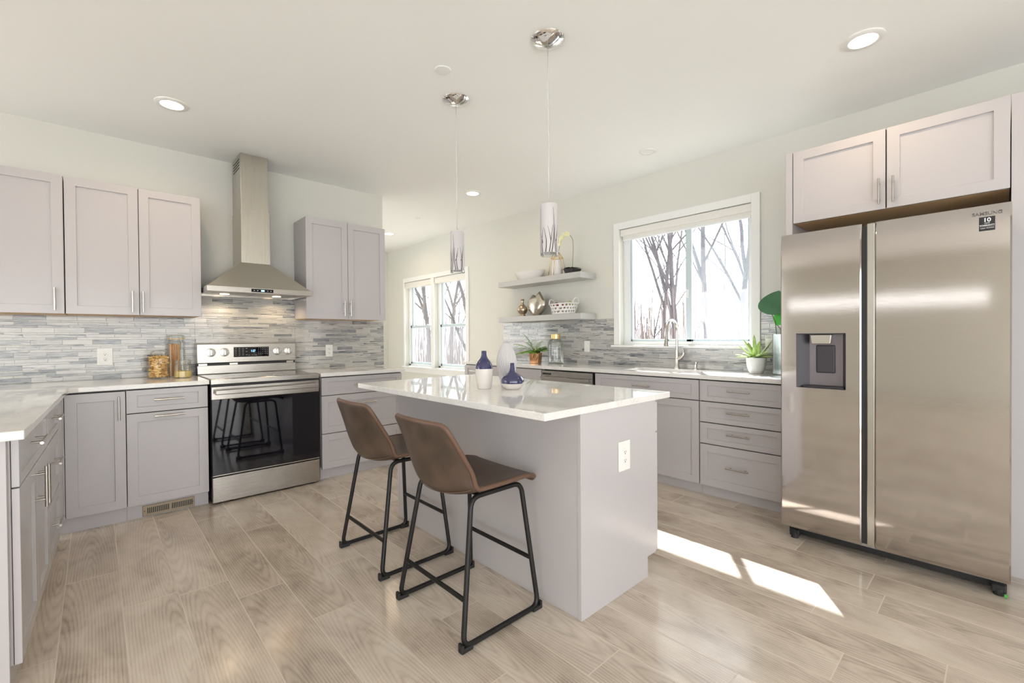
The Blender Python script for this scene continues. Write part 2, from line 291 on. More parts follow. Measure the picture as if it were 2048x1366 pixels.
    def build(s, name, material, parent=None, smooth=None, bevel=0.0, solid=0.0, sub=0, normals=True):
        if normals: bmesh.ops.recalc_face_normals(s.bm, faces=s.bm.faces)
        me = bpy.data.meshes.new(name); s.bm.to_mesh(me); s.bm.free(); me.materials.append(material)
        o = bpy.data.objects.new(name, me); COL.objects.link(o)
        if parent: o.parent = parent
        if solid: md = o.modifiers.new('thick', 'SOLIDIFY'); md.thickness = solid; md.offset = 0
        if bevel: md = o.modifiers.new('edge', 'BEVEL'); md.width = bevel; md.segments = 2; md.limit_method = 'ANGLE'; md.angle_limit = math.radians(40)
        if sub: md = o.modifiers.new('sub', 'SUBSURF'); md.levels = sub; md.render_levels = sub
        if smooth is not None:
            for p in me.polygons: p.use_smooth = True
            if smooth > 0 and hasattr(me, 'set_sharp_from_angle'): me.set_sharp_from_angle(angle=math.radians(smooth))
        return o

def tag(o, label, cat, group=None, kind=None):
    o['label'] = label
    if cat: o['category'] = cat
    if group: o['group'] = group
    o['kind'] = kind or ('thing' if cat else 'structure')
    return o
def thing(name, label, cat, loc=(0, 0, 0), rot=0.0, group=None):
    o = bpy.data.objects.new(name, None); COL.objects.link(o); o.location = loc; o.rotation_euler = (0, 0, rot); o.empty_display_size = 0.05
    return tag(o, label, cat, group)
def struct(o, label=None):
    o['kind'] = 'structure'
    if label: o['label'] = label
    return o
def dup(root, loc, rot=None, label=None, group=None):
    c = root.copy(); COL.objects.link(c); c.location = loc
    if rot is not None: c.rotation_euler = (0, 0, rot)
    if label: c['label'] = label
    if group: c['group'] = group
    for ch in list(root.children):
        d = ch.copy(); COL.objects.link(d); d.parent = c
        for g in list(ch.children):
            e = g.copy(); COL.objects.link(e); e.parent = d
    return c
def text_mesh(name, txt, size, material, parent, loc, rot, depth=0.0004, bold=0.0, align='CENTER', xs=1.0):
    cu = bpy.data.curves.new('txt', 'FONT'); cu.body = txt; cu.size = size; cu.align_x = align; cu.extrude = depth; cu.offset = bold
    t = bpy.data.objects.new('txt', cu); COL.objects.link(t); dg = bpy.context.evaluated_depsgraph_get()
    me = bpy.data.meshes.new_from_object(t.evaluated_get(dg)); bpy.data.objects.remove(t); bpy.data.curves.remove(cu)
    me.materials.clear(); me.materials.append(material)
    o = bpy.data.objects.new(name, me); COL.objects.link(o); o.parent = parent; o.location = loc; o.rotation_euler = rot; o.scale = (xs, 1, 1)
    return o

# ------------------------------------------------------------------ setting: room shell
XR, YB, ZC = 3.90, 4.57, 2.74
def wall_sheet(axis, pos, thick, u0, u1, z0, z1, holes):
    """a wall slab with rectangular holes; axis 'x': plane x=pos..pos+thick, u=Y; axis 'y': plane y=pos..pos+thick, u=X"""
    us = sorted({u0, u1, *[h[0] for h in holes], *[h[1] for h in holes]}); zs = sorted({z0, z1, *[h[2] for h in holes], *[h[3] for h in holes]})
    mb = MB(); P = lambda u, z, d: (pos + d, u, z) if axis == 'x' else (u, pos + d, z); cache = {}
    def V(u, z, d):
        k = (u, z, d)
        if k not in cache: cache[k] = mb.bm.verts.new(P(u, z, d))
        return cache[k]
    def solid(i, j):
        if i < 0 or j < 0 or i >= len(us) - 1 or j >= len(zs) - 1: return False
        uc, zc = (us[i] + us[i + 1]) / 2, (zs[j] + zs[j + 1]) / 2
        return not any(h[0] < uc < h[1] and h[2] < zc < h[3] for h in holes)
    for i in range(len(us) - 1):
        for j in range(len(zs) - 1):
            if not solid(i, j): continue
            a, b, c, d = us[i], us[i + 1], zs[j], zs[j + 1]
            for t in (0, thick): mb._face((V(a, c, t), V(b, c, t), V(b, d, t), V(a, d, t)))
            for ni, nj, q in ((i - 1, j, ((a, c), (a, d))), (i + 1, j, ((b, c), (b, d))), (i, j - 1, ((a, c), (b, c))), (i, j + 1, ((a, d), (b, d)))):
                if not solid(ni, nj): mb._face((V(*q[0], 0), V(*q[1], 0), V(*q[1], thick), V(*q[0], thick)))
    return mb
X0, Y0, YF = -5.2, -3.4, 7.52
struct(MB().box(X0 - .2, XR, Y0 - .2, YF, -0.08, 0.0).build('floor', MT['floor']), 'wood-look plank tile floor')
struct(MB().box(X0 - .2, XR + .16, Y0 - .2, YF + .12, ZC, ZC + .08).build('ceiling', MT['ceil']), 'plain white ceiling')
W2 = (1.368, 2.612, 1.115, 2.272); W1L = (6.085, 6.90, 0.73, 2.135); W1R = (5.18, 6.0, 0.73, 2.135)
struct(wall_sheet('x', XR, .16, Y0 - .2, YF + .12, 0, ZC, [W2, W1L, W1R]).build('wall_right', MT['wall']), 'pale sage wall with the windows')
struct(MB().box(-.92, 2.315, YB, YB + .12, 0, ZC).build('wall_back', MT['wall']), 'pale wall behind the range')
struct(wall_sheet('y', YF, .12, X0, XR, 0, ZC, [(-.4, 1.6, .9, 2.3)]).build('wall_far', MT['wall']), 'far wall of the breakfast area')  # hidden opening added to brighten the breakfast area with daylight
struct(wall_sheet('x', X0 - .2, .2, Y0 - .2, YF, 0, ZC, [(-3.2, -1.0, .15, 2.0), (.0, 3.45, 1.80, 1.89), (3.7, 7.3, .15, 2.5)]).build('wall_side', MT['wall']), 'side wall of the family room')  # openings added for fill daylight; slit added for the refrigerator's bright reflected band
struct(wall_sheet('y', Y0 - .2, .2, X0, XR, 0, ZC, [(-4.8, 2.3, .04, 1.98)]).build('wall_rear', MT['wall']), 'rear wall with a wide unglazed opening added for daylight')  # unseen opening without glass, added as daylight fill from behind the camera
struct(MB().box(XR - .014, XR, 4.53, YF, 0, .11, .003).build('baseboard_right', MT['white']), 'white baseboard below the paired windows')
struct(MB().box(X0, XR - .014, YF - .014, YF, 0, .11, .003).build('baseboard_far', MT['white']), 'white baseboard on the far wall')
struct(MB().box(-1.5, 4.0, YF + .12, 8.7, 2.45, 2.6).build('sun_blocking_eave', MT['siding']), 'added overhang keeping sun out of the hidden far opening')  # unseen slab added to block sun at the hidden far-wall opening
struct(MB().box(XR + .16, 4.545, Y0, YF + 3, 2.60, 2.72).build('sun_blocking_eave', MT['siding']), 'roof overhang outside the windows')

def casing(mb, y0, y1, z0, z1, w=.066, t=.018):
    x0, x1 = XR - t, XR
    mb.box(x0, x1, y0 - w, y0, z0, z1 + w, .003); mb.box(x0, x1, y1, y1 + w, z0, z1 + w, .003); mb.box(x0, x1, y0, y1, z1, z1 + w, .003)
# sink window -> window_2
w = thing('window_2', 'sliding window with white casing above the sink', None); del w['label']; struct(w, 'white sliding window above the kitchen sink')
mb = MB(); casing(mb, *W2); mb.build('casing', MT['white'], w)
mb = MB(); mb.box(XR - .045, XR + .16, W2[0] - .085, W2[1] + .085, 1.092, 1.114, .004); mb.build('sill', MT['white'], w)
mb = MB(); F0, F1 = XR + .065, XR + .135; a, b, c, d = W2
mb.box(F0, F1, a, a + .045, c, d, .003); mb.box(F0, F1, b - .075, b, c, d, .003); mb.box(F0, F1, a + .045, b - .075, c, c + .035, .003); mb.box(F0, F1, a + .045, b - .075, d - .05, d, .003)
mb.build('frame', MT['vinyl'], w)
for nm, (ya, yb), xo in (('sliding_sash', (1.905, 2.535), .008), ('fixed_sash', (1.415, 1.975), .036)):
    mb = MB(); q0, q1 = F0 + xo, F0 + xo + .026; lo = .055 if nm[0] == 's' else .055; hi = .022
    rl = .03 if nm[0] == 'f' else .075; rr = .02 if nm[0] == 'f' else .03
    mb.box(q0, q1, ya, ya + (.05 if nm[0] == 's' else .02), c + .03, d - .04, .003); mb.box(q0, q1, yb - (.02 if nm[0] == 's' else .05), yb, c + .03, d - .04, .003)
    mb.box(q0, q1, ya, yb, c + .03, c + .055, .003); mb.box(q0, q1, ya, yb, d - .07, d - .04, .003)
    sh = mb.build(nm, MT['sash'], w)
    MB().box(q0 + .011, q0 + .015, ya + .015, yb - .015, c + .05, d - .06).build('glass_pane', MT['pane'], sh)
MB().box(F1 - .006, F1 - .004, 1.42, 1.93, c + .03, d - .04).build('insect_screen', MT['screen'], w)
MB().box(F0 - .006, F0 + .01, 1.93, 1.95, 1.55, 1.62, .002).build('latch', MT['vinyl'], w)
# paired double-hung windows -> window_1
w = thing('window_1', 'x', None); struct(w, 'pair of white double-hung windows in the breakfast area')
mb = MB(); x0, x1 = XR - .018, XR
mb.box(x0, x1, W1R[0] - .07, W1R[0], .70, 2.205, .003); mb.box(x0, x1, W1L[1], W1L[1] + .04, .70, 2.205, .003); mb.box(x0, x1, W1R[1], W1L[0], .70, 2.135, .003); mb.box(x0, x1, W1R[0], W1L[1], 2.135, 2.205, .003)
mb.box(x0, x1, W1R[0] - .05, W1L[1] + .03, .625, .70, .003)
mb.build('casing', MT['white'], w)
MB().box(XR - .05, XR + .16, W1R[0] - .09, W1L[1] + .06, .70, .728, .004).build('sill', MT['white'], w)
for (a, b, c, d) in (W1L, W1R):
    mb = MB(); mb.box(F0, F1, a, a + .035, c, d, .003); mb.box(F0, F1, b - .06, b, c, d, .003); mb.box(F0, F1, a, b, d - .05, d, .003); mb.box(F0, F1, a, b, c, c + .03, .003)
    fr = mb.build('frame', MT['vinyl'], w)
    zm = 1.385
    for nm, z0, z1, xo in (('upper_sash', zm - .02, d - .045, .036), ('lower_sash', c + .025, zm + .02, .006)):
        mb = MB(); q0, q1 = F0 + xo, F0 + xo + .028
        mb.box(q0, q1, a + .03, a + .065, z0, z1, .003); mb.box(q0, q1, b - .095, b - .055, z0, z1, .003); mb.box(q0, q1, a + .03, b - .055, z0, z0 + .04, .003); mb.box(q0, q1, a + .03, b - .055, z1 - .04, z1, .003)
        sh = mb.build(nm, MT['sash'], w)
        MB().box(q0 + .011, q0 + .015, a + .05, b - .08, z0 + .03, z1 - .03).build('glass_pane', MT['pane'], sh)
        if nm[0] == 'l':
            for q in (.28, .72): MB().box(q0 - .008, q0 + .02, a + (b - a) * q - .03, a + (b - a) * q + .03, z1, z1 + .014, .003).build('sash_lock', MT['vinyl'], sh)
    MB().box(F1 - .006, F1 - .004, a + .03, b - .05, c + .03, zm).build('insect_screen', MT['screen'], w)

# roller blinds
def blind(y0, y1, zt, zb, hem, label, group=None):
    r = thing('roller_blind', label, 'blind', (XR + .03, (y0 + y1) / 2, zt), 0, group); h = (y1 - y0) / 2 - .004
    MB().box(-.028, .03, -h, h, zb - zt, -.004, .004).build('cassette', MT['fabric'], r)
    if hem: MB().box(.0, .012, -h + .012, h - .012, hem - zt, zb - zt + .005, .002).build('shade_fabric', MT['fabric'], r); MB().box(-.004, .016, -h + .012, h - .012, hem - zt - .014, hem - zt + .006, .004).build('hem_bar', MT['vinyl'], r)
blind(W2[0], W2[1], W2[3], 2.205, 2.172, 'rolled-up white blind inside the top of the sink window')
blind(W1L[0], W1L[1], W1L[3], 2.045, None, 'white blind cassette of the paired window nearer the range wall', 'blinds of the paired windows')
blind(W1R[0], W1R[1], W1R[3], 2.045, None, 'white blind cassette of the paired window nearer the floating shelves', 'blinds of the paired windows')

# mosaic backsplashes
def mosaic(name, label, axis, pos, sgn, regions, seed, extra_rows=0):
    rg = random.Random(seed); bm = bmesh.new(); uvl = bm.loops.layers.uv.new('UVMap'); cl = bm.loops.layers.float_color.new('tile')
    P = (lambda u, z, d: (pos + sgn * d, u, z)) if axis == 'x' else (lambda u, z, d: (u, pos + sgn * d, z))
    heights = (.0345, .0165, .0235, .0125); g = .0016; TL = .158
    zlo = min(r[2] for r in regions); zhi = max(r[3] for r in regions); ulo = min(r[0] for r in regions); uhi = max(r[1] for r in regions)
    z = zlo + .002; ri = 0; offs = [0.0, .52, .22, .78]
    while z < zhi - .003:
        h = heights[ri % 4]; off = offs[ri % 4] * TL + (ri // 4 % 3) * .04
        u = ulo - off
        while u < uhi:
            sd = rg.random(); tone = rg.random(); stk = 0.15 + .25 * rg.random()
            q = rg.random()
            if q < .62: tone = .08 + .40 * rg.random(); stk = .12 + .3 * rg.random()
            elif q < .84: tone = .42 + .26 * rg.random(); stk = .35 + .3 * rg.random()
            else: tone = .66 + .20 * rg.random(); stk = .9
            if rg.random() < .22: stk = .95
            for (a, b, c, d) in regions:
                ua, ub, za, zb = max(u, a), min(u + TL - g, b), max(z, c), min(z + h - g, d)
                if ub - ua < .004 or zb - za < .003: continue
                cmf = .0009; T = .0045
                o = [bm.verts.new(P(*q_, .001)) for q_ in ((ua, za), (ub, za), (ub, zb), (ua, zb))]
                i = [bm.verts.new(P(*q_, T)) for q_ in ((ua + cmf, za + cmf), (ub - cmf, za + cmf), (ub - cmf, zb - cmf), (ua + cmf, zb - cmf))]
                fs = [bm.faces.new(i)] + [bm.faces.new((o[k], o[(k + 1) % 4], i[(k + 1) % 4], i[k])) for k in range(4)]
                for f in fs:
                    for lp in f.loops:
                        uu = lp.vert.co.y if axis == 'x' else lp.vert.co.x
                        lp[uvl].uv = (uu, lp.vert.co.z); lp[cl] = (tone, sd, stk, 1)
            u += TL
        z += h; ri += 1
    bmesh.ops.recalc_face_normals(bm, faces=bm.faces)
    me = bpy.data.meshes.new(name); bm.to_mesh(me); bm.free(); me.materials.append(MT['tile'])
    o = bpy.data.objects.new(name, me); COL.objects.link(o); struct(o, label)
    mb = MB()
    for (a, b, c, d) in regions:
        if axis == 'x': mb.box(min(pos, pos + sgn * .002), max(pos, pos + sgn * .002), a, b, c, d)
        else: mb.box(a, b, min(pos, pos + sgn * .002), max(pos, pos + sgn * .002), c, d)
    mb.build('grout', MT['grout'], o)
    return o
mosaic('trim_1', 'grey and white glass mosaic backsplash behind the range', 'y', YB - .0005, -1, [(-.80, .615, .909, 1.383), (.615, 1.402, .909, 1.60), (1.402, 2.313, .909, 1.383)], 11)
mosaic('trim_2', 'grey and white glass mosaic backsplash behind the sink', 'x', XR - .0005, -1, [(.96, 1.30, .909, 1.384), (1.30, 2.68, .909, 1.090), (2.68, 4.385, .909, 1.384)], 23)

# ------------------------------------------------------------------ cabinets
def shaker(mb, x0, x1, z0, z1, y=0.0, t=.019, st=.056, rd=.0105):
    if z1 - z0 < .2: st_z = .036
    else: st_z = st
    R = lambda a, b, c, d, yy: [mb.bm.verts.new(p) for p in ((a, yy, c), (b, yy, c), (b, yy, d), (a, yy, d))]
    o = R(x0, x1, z0, z1, y); i = R(x0 + st, x1 - st, z0 + st_z, z1 - st_z, y); r = R(x0 + st + .0005, x1 - st - .0005, z0 + st_z + .0005, z1 - st_z - .0005, y + rd); k = R(x0, x1, z0, z1, y + t)
    for n in range(4):
        m = (n + 1) % 4
        mb._face((o[n], o[m], i[m], i[n])); mb._face((i[n], i[m], r[m], r[n])); mb._face((o[m], o[n], k[n], k[m]))
    mb._face(r); mb._face(k[::-1]); return mb
def bar_pull(par, x, z, L, vert, y=0.0):
    mb = MB(); r = .006; off = .032
    if vert:
        mb.cyl((x, y - off, z - L / 2), (x, y - off, z + L / 2), r, 12)
        for s in (-1, 1): mb.cyl((x, y + .001, z + s * L * .32), (x, y - off, z + s * L * .32), .0045, 10)
    else:
        mb.cyl((x - L / 2, y - off, z), (x + L / 2, y - off, z), r, 12)
        for s in (-1, 1): mb.cyl((x + s * L * .32, y + .001, z), (x + s * L * .32, y - off, z), .0045, 10)
    return mb.build('handle', MT['nickel'], par, smooth=40)
def cabinet(name, label, loc, rot, x0, x1, z0, z1, D, fronts, toe=None, group=None, bottom_wood=False, ext=None, rail=.0):
    """local frame: front faces -y, x to the viewer's right, fronts in the plane y=0"""
    r = thing(name, label, 'cabinet', loc, rot, group)
    MB().box(x0 + .001, x1 - .001, .021, D, z0, z1, .001).build('body', MT['cab'], r)
    if bottom_wood: MB().box(x0 + .004, x1 - .004, .024, D - .004, z0 - .006, z0 + .001, .001).build('bottom_panel', MT['cabin'], r)
    # dark reveal behind the fronts
    MB().box(x0 + .003, x1 - .003, .0192, .0215, z0 + .003, z1 - .003).build('face_gap', MT['dark'], r)
    for f in fronts:
        mb = MB()
        if f[0] == 'filler_strip': mb.box(f[1], f[2], .0, .019, f[3], f[4])
        else: shaker(mb, f[1], f[2], f[3], f[4])
        d = mb.build(f[0], MT['cab'], r, bevel=.0012)
        if len(f) > 5 and f[5]: bar_pull(d, f[5][0], f[5][1], f[5][2], f[5][3])
    if toe: MB().box(x0, x1, toe, toe + .015, 0, z0 + .002).build('toe_kick', MT['cab'], r)
    return r
RB, RR = 0.0, -PI / 2          # facing -Y (range wall), facing -X (window wall)
# upper cabinets on the range wall
Yu = 4.235
cabinet('wall_cabinet', 'grey single-door wall cabinet at the far left of the range wall', (0, Yu, 0), RB, -.535, -.142, 1.388, 2.298, YB - .006 - Yu, [('door', -.531, -.145, 1.381, 2.298, (-.189, 1.475, .15, True))], bottom_wood=True)
cabinet('wall_cabinet', 'grey two-door wall cabinet left of the range hood', (0, Yu, 0), RB, -.140, .616, 1.388, 2.298, YB - .006 - Yu, [('door', -.138, .2415, 1.381, 2.298, (.203, 1.475, .15, True)), ('door', .2455, .616, 1.381, 2.298, (.262, 1.475, .15, True))], bottom_wood=True)
cabinet('wall_cabinet', 'grey two-door wall cabinet right of the range hood', (0, Yu, 0), RB, 1.402, 2.169, 1.388, 2.301, YB - .006 - Yu, [('door', 1.402, 1.783, 1.381, 2.301, (1.741, 1.484, .142, True)), ('door', 1.787, 2.169, 1.381, 2.301, (1.800, 1.484, .142, True))], bottom_wood=True)
# base cabinets on the range wall
Yb = 3.897
cabinet('base_cabinet', 'grey corner base cabinet with one tall door and vertical pull', (0, Yb, 0), RB, -.19, .145, .10, .876, .65, [('door', -.142, .1435, .10, .865, (.111, .758, .155, True)), ('filler_strip', -.188, -.145, .10, .865, None)], toe=.043)
cabinet('base_cabinet', 'grey base cabinet with drawer over pull-out door, left of the range', (0, Yb, 0), RB, .146, .598, .10, .876, .65, [('drawer', .148, .597, .716, .867, (.373, .797, .165, False)), ('door', .148, .597, .10, .710, (.374, .686, .165, False))], toe=.043)
cabinet('base_cabinet', 'grey three-drawer base cabinet right of the range', (0, Yb, 0), RB, 1.400, 2.160, .10, .876, .65, [('drawer', 1.404, 2.157, .717, .867, (1.78, .795, .20, False)), ('drawer', 1.404, 2.157, .392, .711, (1.78, .630, .20, False)), ('drawer', 1.404, 2.157, .09, .386, (1.78, .30, .20, False))], toe=.043)
# base cabinets on the window wall: root at Y = far end, local x runs towards -Y
XF = 3.345
def rcab(label, ya, yb, fr, name='base_cabinet'):
    fr = [(f[0], yb - f[2], yb - f[1], f[3], f[4]) + ((((yb - f[5][0]), *f[5][1:]),) if len(f) > 5 and f[5] else ()) for f in fr]
    return cabinet(name, label, (XF, yb, 0), RR, 0, yb - ya, .09, .876, XR - .006 - XF, fr, toe=.048)
rcab('grey four-drawer base cabinet beside the refrigerator', .957, 1.546, [('drawer', .965, 1.543, .715, .866, (1.257, .800, .155, False)), ('drawer', .965, 1.543, .558, .708, (1.260, .643, .155, False)), ('drawer', .965, 1.543, .398, .551, (1.260, .486, .155, False)), ('drawer', .965, 1.543, .083, .391, (1.268, .246, .155, False))])
rcab('grey sink base cabinet with wide false drawer front over two doors', 1.548, 2.514, [('drawer_front', 1.552, 2.512, .715, .866, (2.026, .789, .16, False)), ('door', 1.552, 2.030, .083, .708, (1.985, .60, .155, True)), ('door', 2.034, 2.512, .083, .708, (2.079, .60, .155, True))])
rcab('grey base cabinet between dishwasher and the end unit', 3.182, 4.04, [('drawer', 3.185, 4.037, .715, .866, (3.61, .789, .16, False)), ('door', 3.185, 3.609, .083, .708, (3.56, .60, .155, True)), ('door', 3.613, 4.037, .083, .708, (3.66, .60, .155, True))])
rcab('narrow grey end base cabinet nearest the paired windows', 4.042, 4.49, [('drawer', 4.045, 4.487, .715, .866, (4.28, .800, .15, False)), ('door', 4.045, 4.487, .083, .708, (4.10, .60, .155, True))])
# left-hand run (slightly out of square with the range wall)
AL = math.radians(90 - 1.68); OL = (-.123 - .025 * math.cos(math.radians(1.68)), 3.876 + .025 * math.sin(math.radians(1.68)), 0)
cabinet('base_cabinet', 'grey three-drawer base cabinet at the inner corner of the left counter', OL, AL, -.775, -.03, .095, .876, .60, [('drawer', -.772, -.25, .705, .865, (-.53, .802, .16, False)), ('drawer', -.772, -.25, .400, .699, (-.555, .577, .16, False)), ('drawer', -.772, -.25, .095, .394, (-.60, .276, .16, False)), ('filler_strip', -.246, -.02, .095, .866, None)], toe=.03)
cabinet('base_cabinet', 'grey drawer-over-two-doors base cabinet at the near end of the left counter', OL, AL, -1.598, -.777, .095, .876, .60, [('drawer', -1.597, -.779, .702, .866, (-1.245, .803, .19, False)), ('door', -1.597, -1.177, .095, .697, (-1.218, .605, .165, True)), ('door', -1.173, -.779, .095, .697, (-1.128, .595, .165, True))], toe=.03)
t = thing('end_panel', 'plain grey end panel closing the near end of the left counter', 'panel', OL, AL)
MB().box(-1.622, -1.603, .027, .60, 0, .876, .001).build('panel', MT['cab'], t)

# ------------------------------------------------------------------ countertops
def counter(name, label, poly, z0=.8775, z1=.908, bev=.003):
    return tag(MB().prism(poly, z0, z1, bev).build(name, MT['quartz']), label, 'countertop')
counter('countertop', 'L-shaped white quartz countertop left of the range', [(-.173, 2.176), (-.1235, 3.83), (-.112, 3.864), (-.078, 3.876), (.606, 3.876), (.606, YB - .007), (-.803, YB - .007), (-.803, 2.158)])
counter('countertop', 'short white quartz countertop right of the range', [(1.393, 3.876), (2.185, 3.876), (2.185, YB - .007), (1.393, YB - .007)])
# sink counter with a cut-out
SX0, SX1, SY0, SY1 = 3.435, 3.765, 1.64, 2.27
def ring_slab(x0, x1, y0, y1, hx0, hx1, hy0, hy1, z0, z1):
    mb = MB(); o = [(x0, y0), (x1, y0), (x1, y1), (x0, y1)]; h = [(hx0, hy0), (hx1, hy0), (hx1, hy1), (hx0, hy1)]
    V = {k: [mb.bm.verts.new((x, y, z)) for x, y in q] for k, q, z in (('ot', o, z1), ('ht', h, z1), ('ob', o, z0), ('hb', h, z0))}
    for i in range(4):
        j = (i + 1) % 4
        mb._face((V['ot'][i], V['ot'][j], V['ht'][j], V['ht'][i])); mb._face((V['ob'][j], V['ob'][i], V['hb'][i], V['hb'][j]))
        mb._face((V['ob'][i], V['ob'][j], V['ot'][j], V['ot'][i])); mb._face((V['hb'][j], V['hb'][i], V['ht'][i], V['ht'][j]))
    return mb
tag(ring_slab(3.32, XR - .007, .958, 4.505, SX0, SX1, SY0, SY1, .8775, .908).build('countertop', MT['quartz'], bevel=.002), 'long white quartz countertop with the sink, under the big window', 'countertop')
t = thing('kitchen_sink', 'undermount stainless sink set in the window counter', 'sink', ((SX0 + SX1) / 2, (SY0 + SY1) / 2, .8765))
mb = MB(); hx, hy = (SX1 - SX0) / 2 + .004, (SY1 - SY0) / 2 + .004
def ringv(x, y, z): return [mb.bm.verts.new(p) for p in ((-x, -y, z), (x, -y, z), (x, y, z), (-x, y, z))]
q = [ringv(hx + .02, hy + .02, -.001), ringv(hx, hy, -.001), ringv(hx - .01, hy - .01, -.17), ringv(hx - .05, hy - .05, -.19)]
for a, b in zip(q, q[1:]):
    for i in range(4): mb._face((a[i], a[(i + 1) % 4], b[(i + 1) % 4], b[i]))
mb._face(q[-1]); mb.build('basin', MT['steel'], t)
MB().lathe([(0, -.189), (.04, -.1885), (.045, -.186), (.045, -.1895)], 20).build('drain', MT['nickel'], t, smooth=40)
t = thing('faucet', 'brushed nickel pull-down gooseneck faucet at the sink', 'faucet', (3.815, 1.965, .908), 0)
MB().lathe([(0, 0), (.028, 0), (.028, .008), (.021, .03), (.019, .075), (.0165, .12), (.015, .165), (0, .165)], 24).build('base', MT['nickel'], t, smooth=50)
pts = [(0, 0, .15), (0, 0, .22), (0, 0, .30)] + [(-.085 + .085 * math.cos(a), 0, .335 + .095 * math.sin(a)) for a in [PI * k / 14 for k in range(0, 14)]] + [(-.172, 0, .325), (-.178, 0, .30)]
MB().tube(pts, .0125, 14).build('spout', MT['nickel'], t, smooth=60)
mb = MB(); mb.tube([(-.177, 0, .306), (-.180, 0, .27), (-.185, 0, .235), (-.188, 0, .205)], [.0145, .0165, .019, .0235], 16); sh = mb.build('spray_head', MT['nickel'], t, smooth=50)
MB().tube([(-.179, -.0, .262), (-.1815, -.0, .245)], .0185, 14).build('spray_button', MT['black'], sh, smooth=50)
mb = MB(); mb.tube([(0, -.01, .085), (.004, -.035, .10), (.006, -.055, .125), (.006, -.060, .145)], [.021, .019, .014, .012], 12); mb.tube([(.006, -.058, .14), (-.01, -.062, .175), (-.03, -.058, .205)], [.010, .008, .006], 10); mb.build('handle', MT['nickel'], t, smooth=50)
t = thing('soap_dispenser', 'small nickel soap dispenser beside the faucet', 'soap dispenser', (3.825, 1.80, .908))
MB().lathe([(0, 0), (.022, 0), (.022, .008), (.014, .014), (.013, .045), (.018, .05), (.018, .065), (0, .067)], 18).build('base', MT['nickel'], t, smooth=40)
MB().tube([(.035, 0, .058), (-.055, 0, .058), (-.06, 0, .05)], .0065, 10).build('nozzle', MT['nickel'], t, smooth=40)

# dishwasher
t = thing('dishwasher', 'stainless dishwasher under the window counter', 'dishwasher', (XF, 3.176, 0), RR)
MB().box(.006, .652, .03, .55, .02, .872, .002).build('body', MT['dark'], t)
d = MB().box(.008, .640, -.012, .028, .10, .862, .004).build('door', MT['steel'], t)
mb = MB(); mb.box(.02, .628, -.052, -.036, .782, .806, .004); mb.box(.03, .05, -.038, -.01, .786, .802); mb.box(.598, .618, -.038, -.01, .786, .802); mb.build('handle', MT['nickel'], d)
MB().box(.02, .135, -.0135, -.011, .822, .840, .001).build('vent', MT['black'], d)
MB().box(.01, .645, .03, .04, 0, .095).build('toe_kick', MT['black'], t)

# ------------------------------------------------------------------ range
t = thing('electric_range', 'stainless freestanding electric range with black glass oven door', 'stove', (.992, 3.863, 0))
MB().box(-.379, .379, .035, .66, .03, .872, .003).build('body', MT['black'], t)
MB().box(-.378, .378, 0, .034, .012, .196, .004).build('storage_drawer', MT['steel'], t)
d = MB().box(-.378, .378, .003, .034, .204, .764, .003).build('oven_door', MT['blackglass'], t)
MB().box(-.379, .379, -.001, .034, .761, .857, .004).build('door_rail', MT['steel'], d)
mb = MB(); mb.box(-.362, .362, -.055, -.038, .801, .836, .006); mb.box(-.352, -.322, -.04, .0, .806, .831, .003); mb.box(.322, .352, -.04, .0, .806, .831, .003); mb.build('handle', MT['steel'], d)
MB().box(-.377, .377, .0005, .006, .2045, .212, .001).build('door_lower_trim', MT['steel'], d)
mb = MB(); mb.box(-.3815, .3815, 0, .03, .872, .911, .004); mb.box(-.3815, -.372, .03, .59, .872, .911, .002); mb.box(.372, .3815, .03, .59, .872, .911, .002); mb.box(-.372, .372, .575, .60, .872, .913, .002); mb.build('cooktop_frame', MT['steel'], t)
c = MB().box(-.372, .372, .03, .575, .88, .912, .001).build('cooktop', MT['cooktop'], t)
for bx, by, br in ((-.19, .16, .095), (.19, .16, .115), (-.19, .42, .075), (.19, .42, .075)):
    MB().lathe([(br, .9121), (br, .9126), (br - .003, .9126), (br - .003, .9121)], 40, (bx, by)).build('burner_ring', MT['mark'], c)
MB().box(-.375, .375, .595, .70, .88, 1.16, .004).build('backguard_body', MT['black'], t)
MB().box(-.379, .379, .588, .60, .914, .984, .003).build('backguard_skirt', MT['steel'], t)
for q in (-.34, -.12, .33): MB().box(q - .03, q + .03, .592, .602, .984, 1.002).build('vent_spacer', MT['nickel'], t)
cp = MB().box(-.3815, .3815, .583, .70, 1.000, 1.166, .008).build('control_panel', MT['steel'], t)
for q in (-.285, -.188, .222, .315):
    mb = MB(); a = MB()
    mb.tube([(q, .583, 1.092), (q, .579, 1.092), (q, .578, 1.092)], [.036, .035, .030], 28); kb = mb.build('knob', MT['nickel'], t, smooth=30)
    MB().box(q - .0085, q + .0085, .548, .579, 1.064, 1.121, .006).build('knob_grip', MT['nickel'], kb)
    MB().box(q - .001, q + .001, .547, .549, 1.103, 1.118).build('knob_mark', MT['black'], kb)
dp = MB().box(-.121, .152, .5815, .584, 1.048, 1.133, .001).build('display_panel', MT['blackglass'], t)
text_mesh('clock_digits', '1:27', .026, MT['display'], dp, (.027, .5810, 1.090), (PI / 2, 0, 0), xs=.8)
mb = MB()
for r_ in range(5):
    for k_ in range(3 if r_ % 2 else 4): mb.box(-.112 + k_ * .027, -.112 + k_ * .027 + .014, .5809, .5813, 1.120 - r_ * .014, 1.1225 - r_ * .014)
for r_ in range(4):
    for k_ in range(5): mb.box(.068 + k_ * .017, .072 + k_ * .017, .5809, .5813, 1.120 - r_ * .017, 1.124 - r_ * .017)
for k_ in range(3): mb.box(-.012 + k_ * .026, .004 + k_ * .026, .5809, .5813, 1.0605, 1.063)
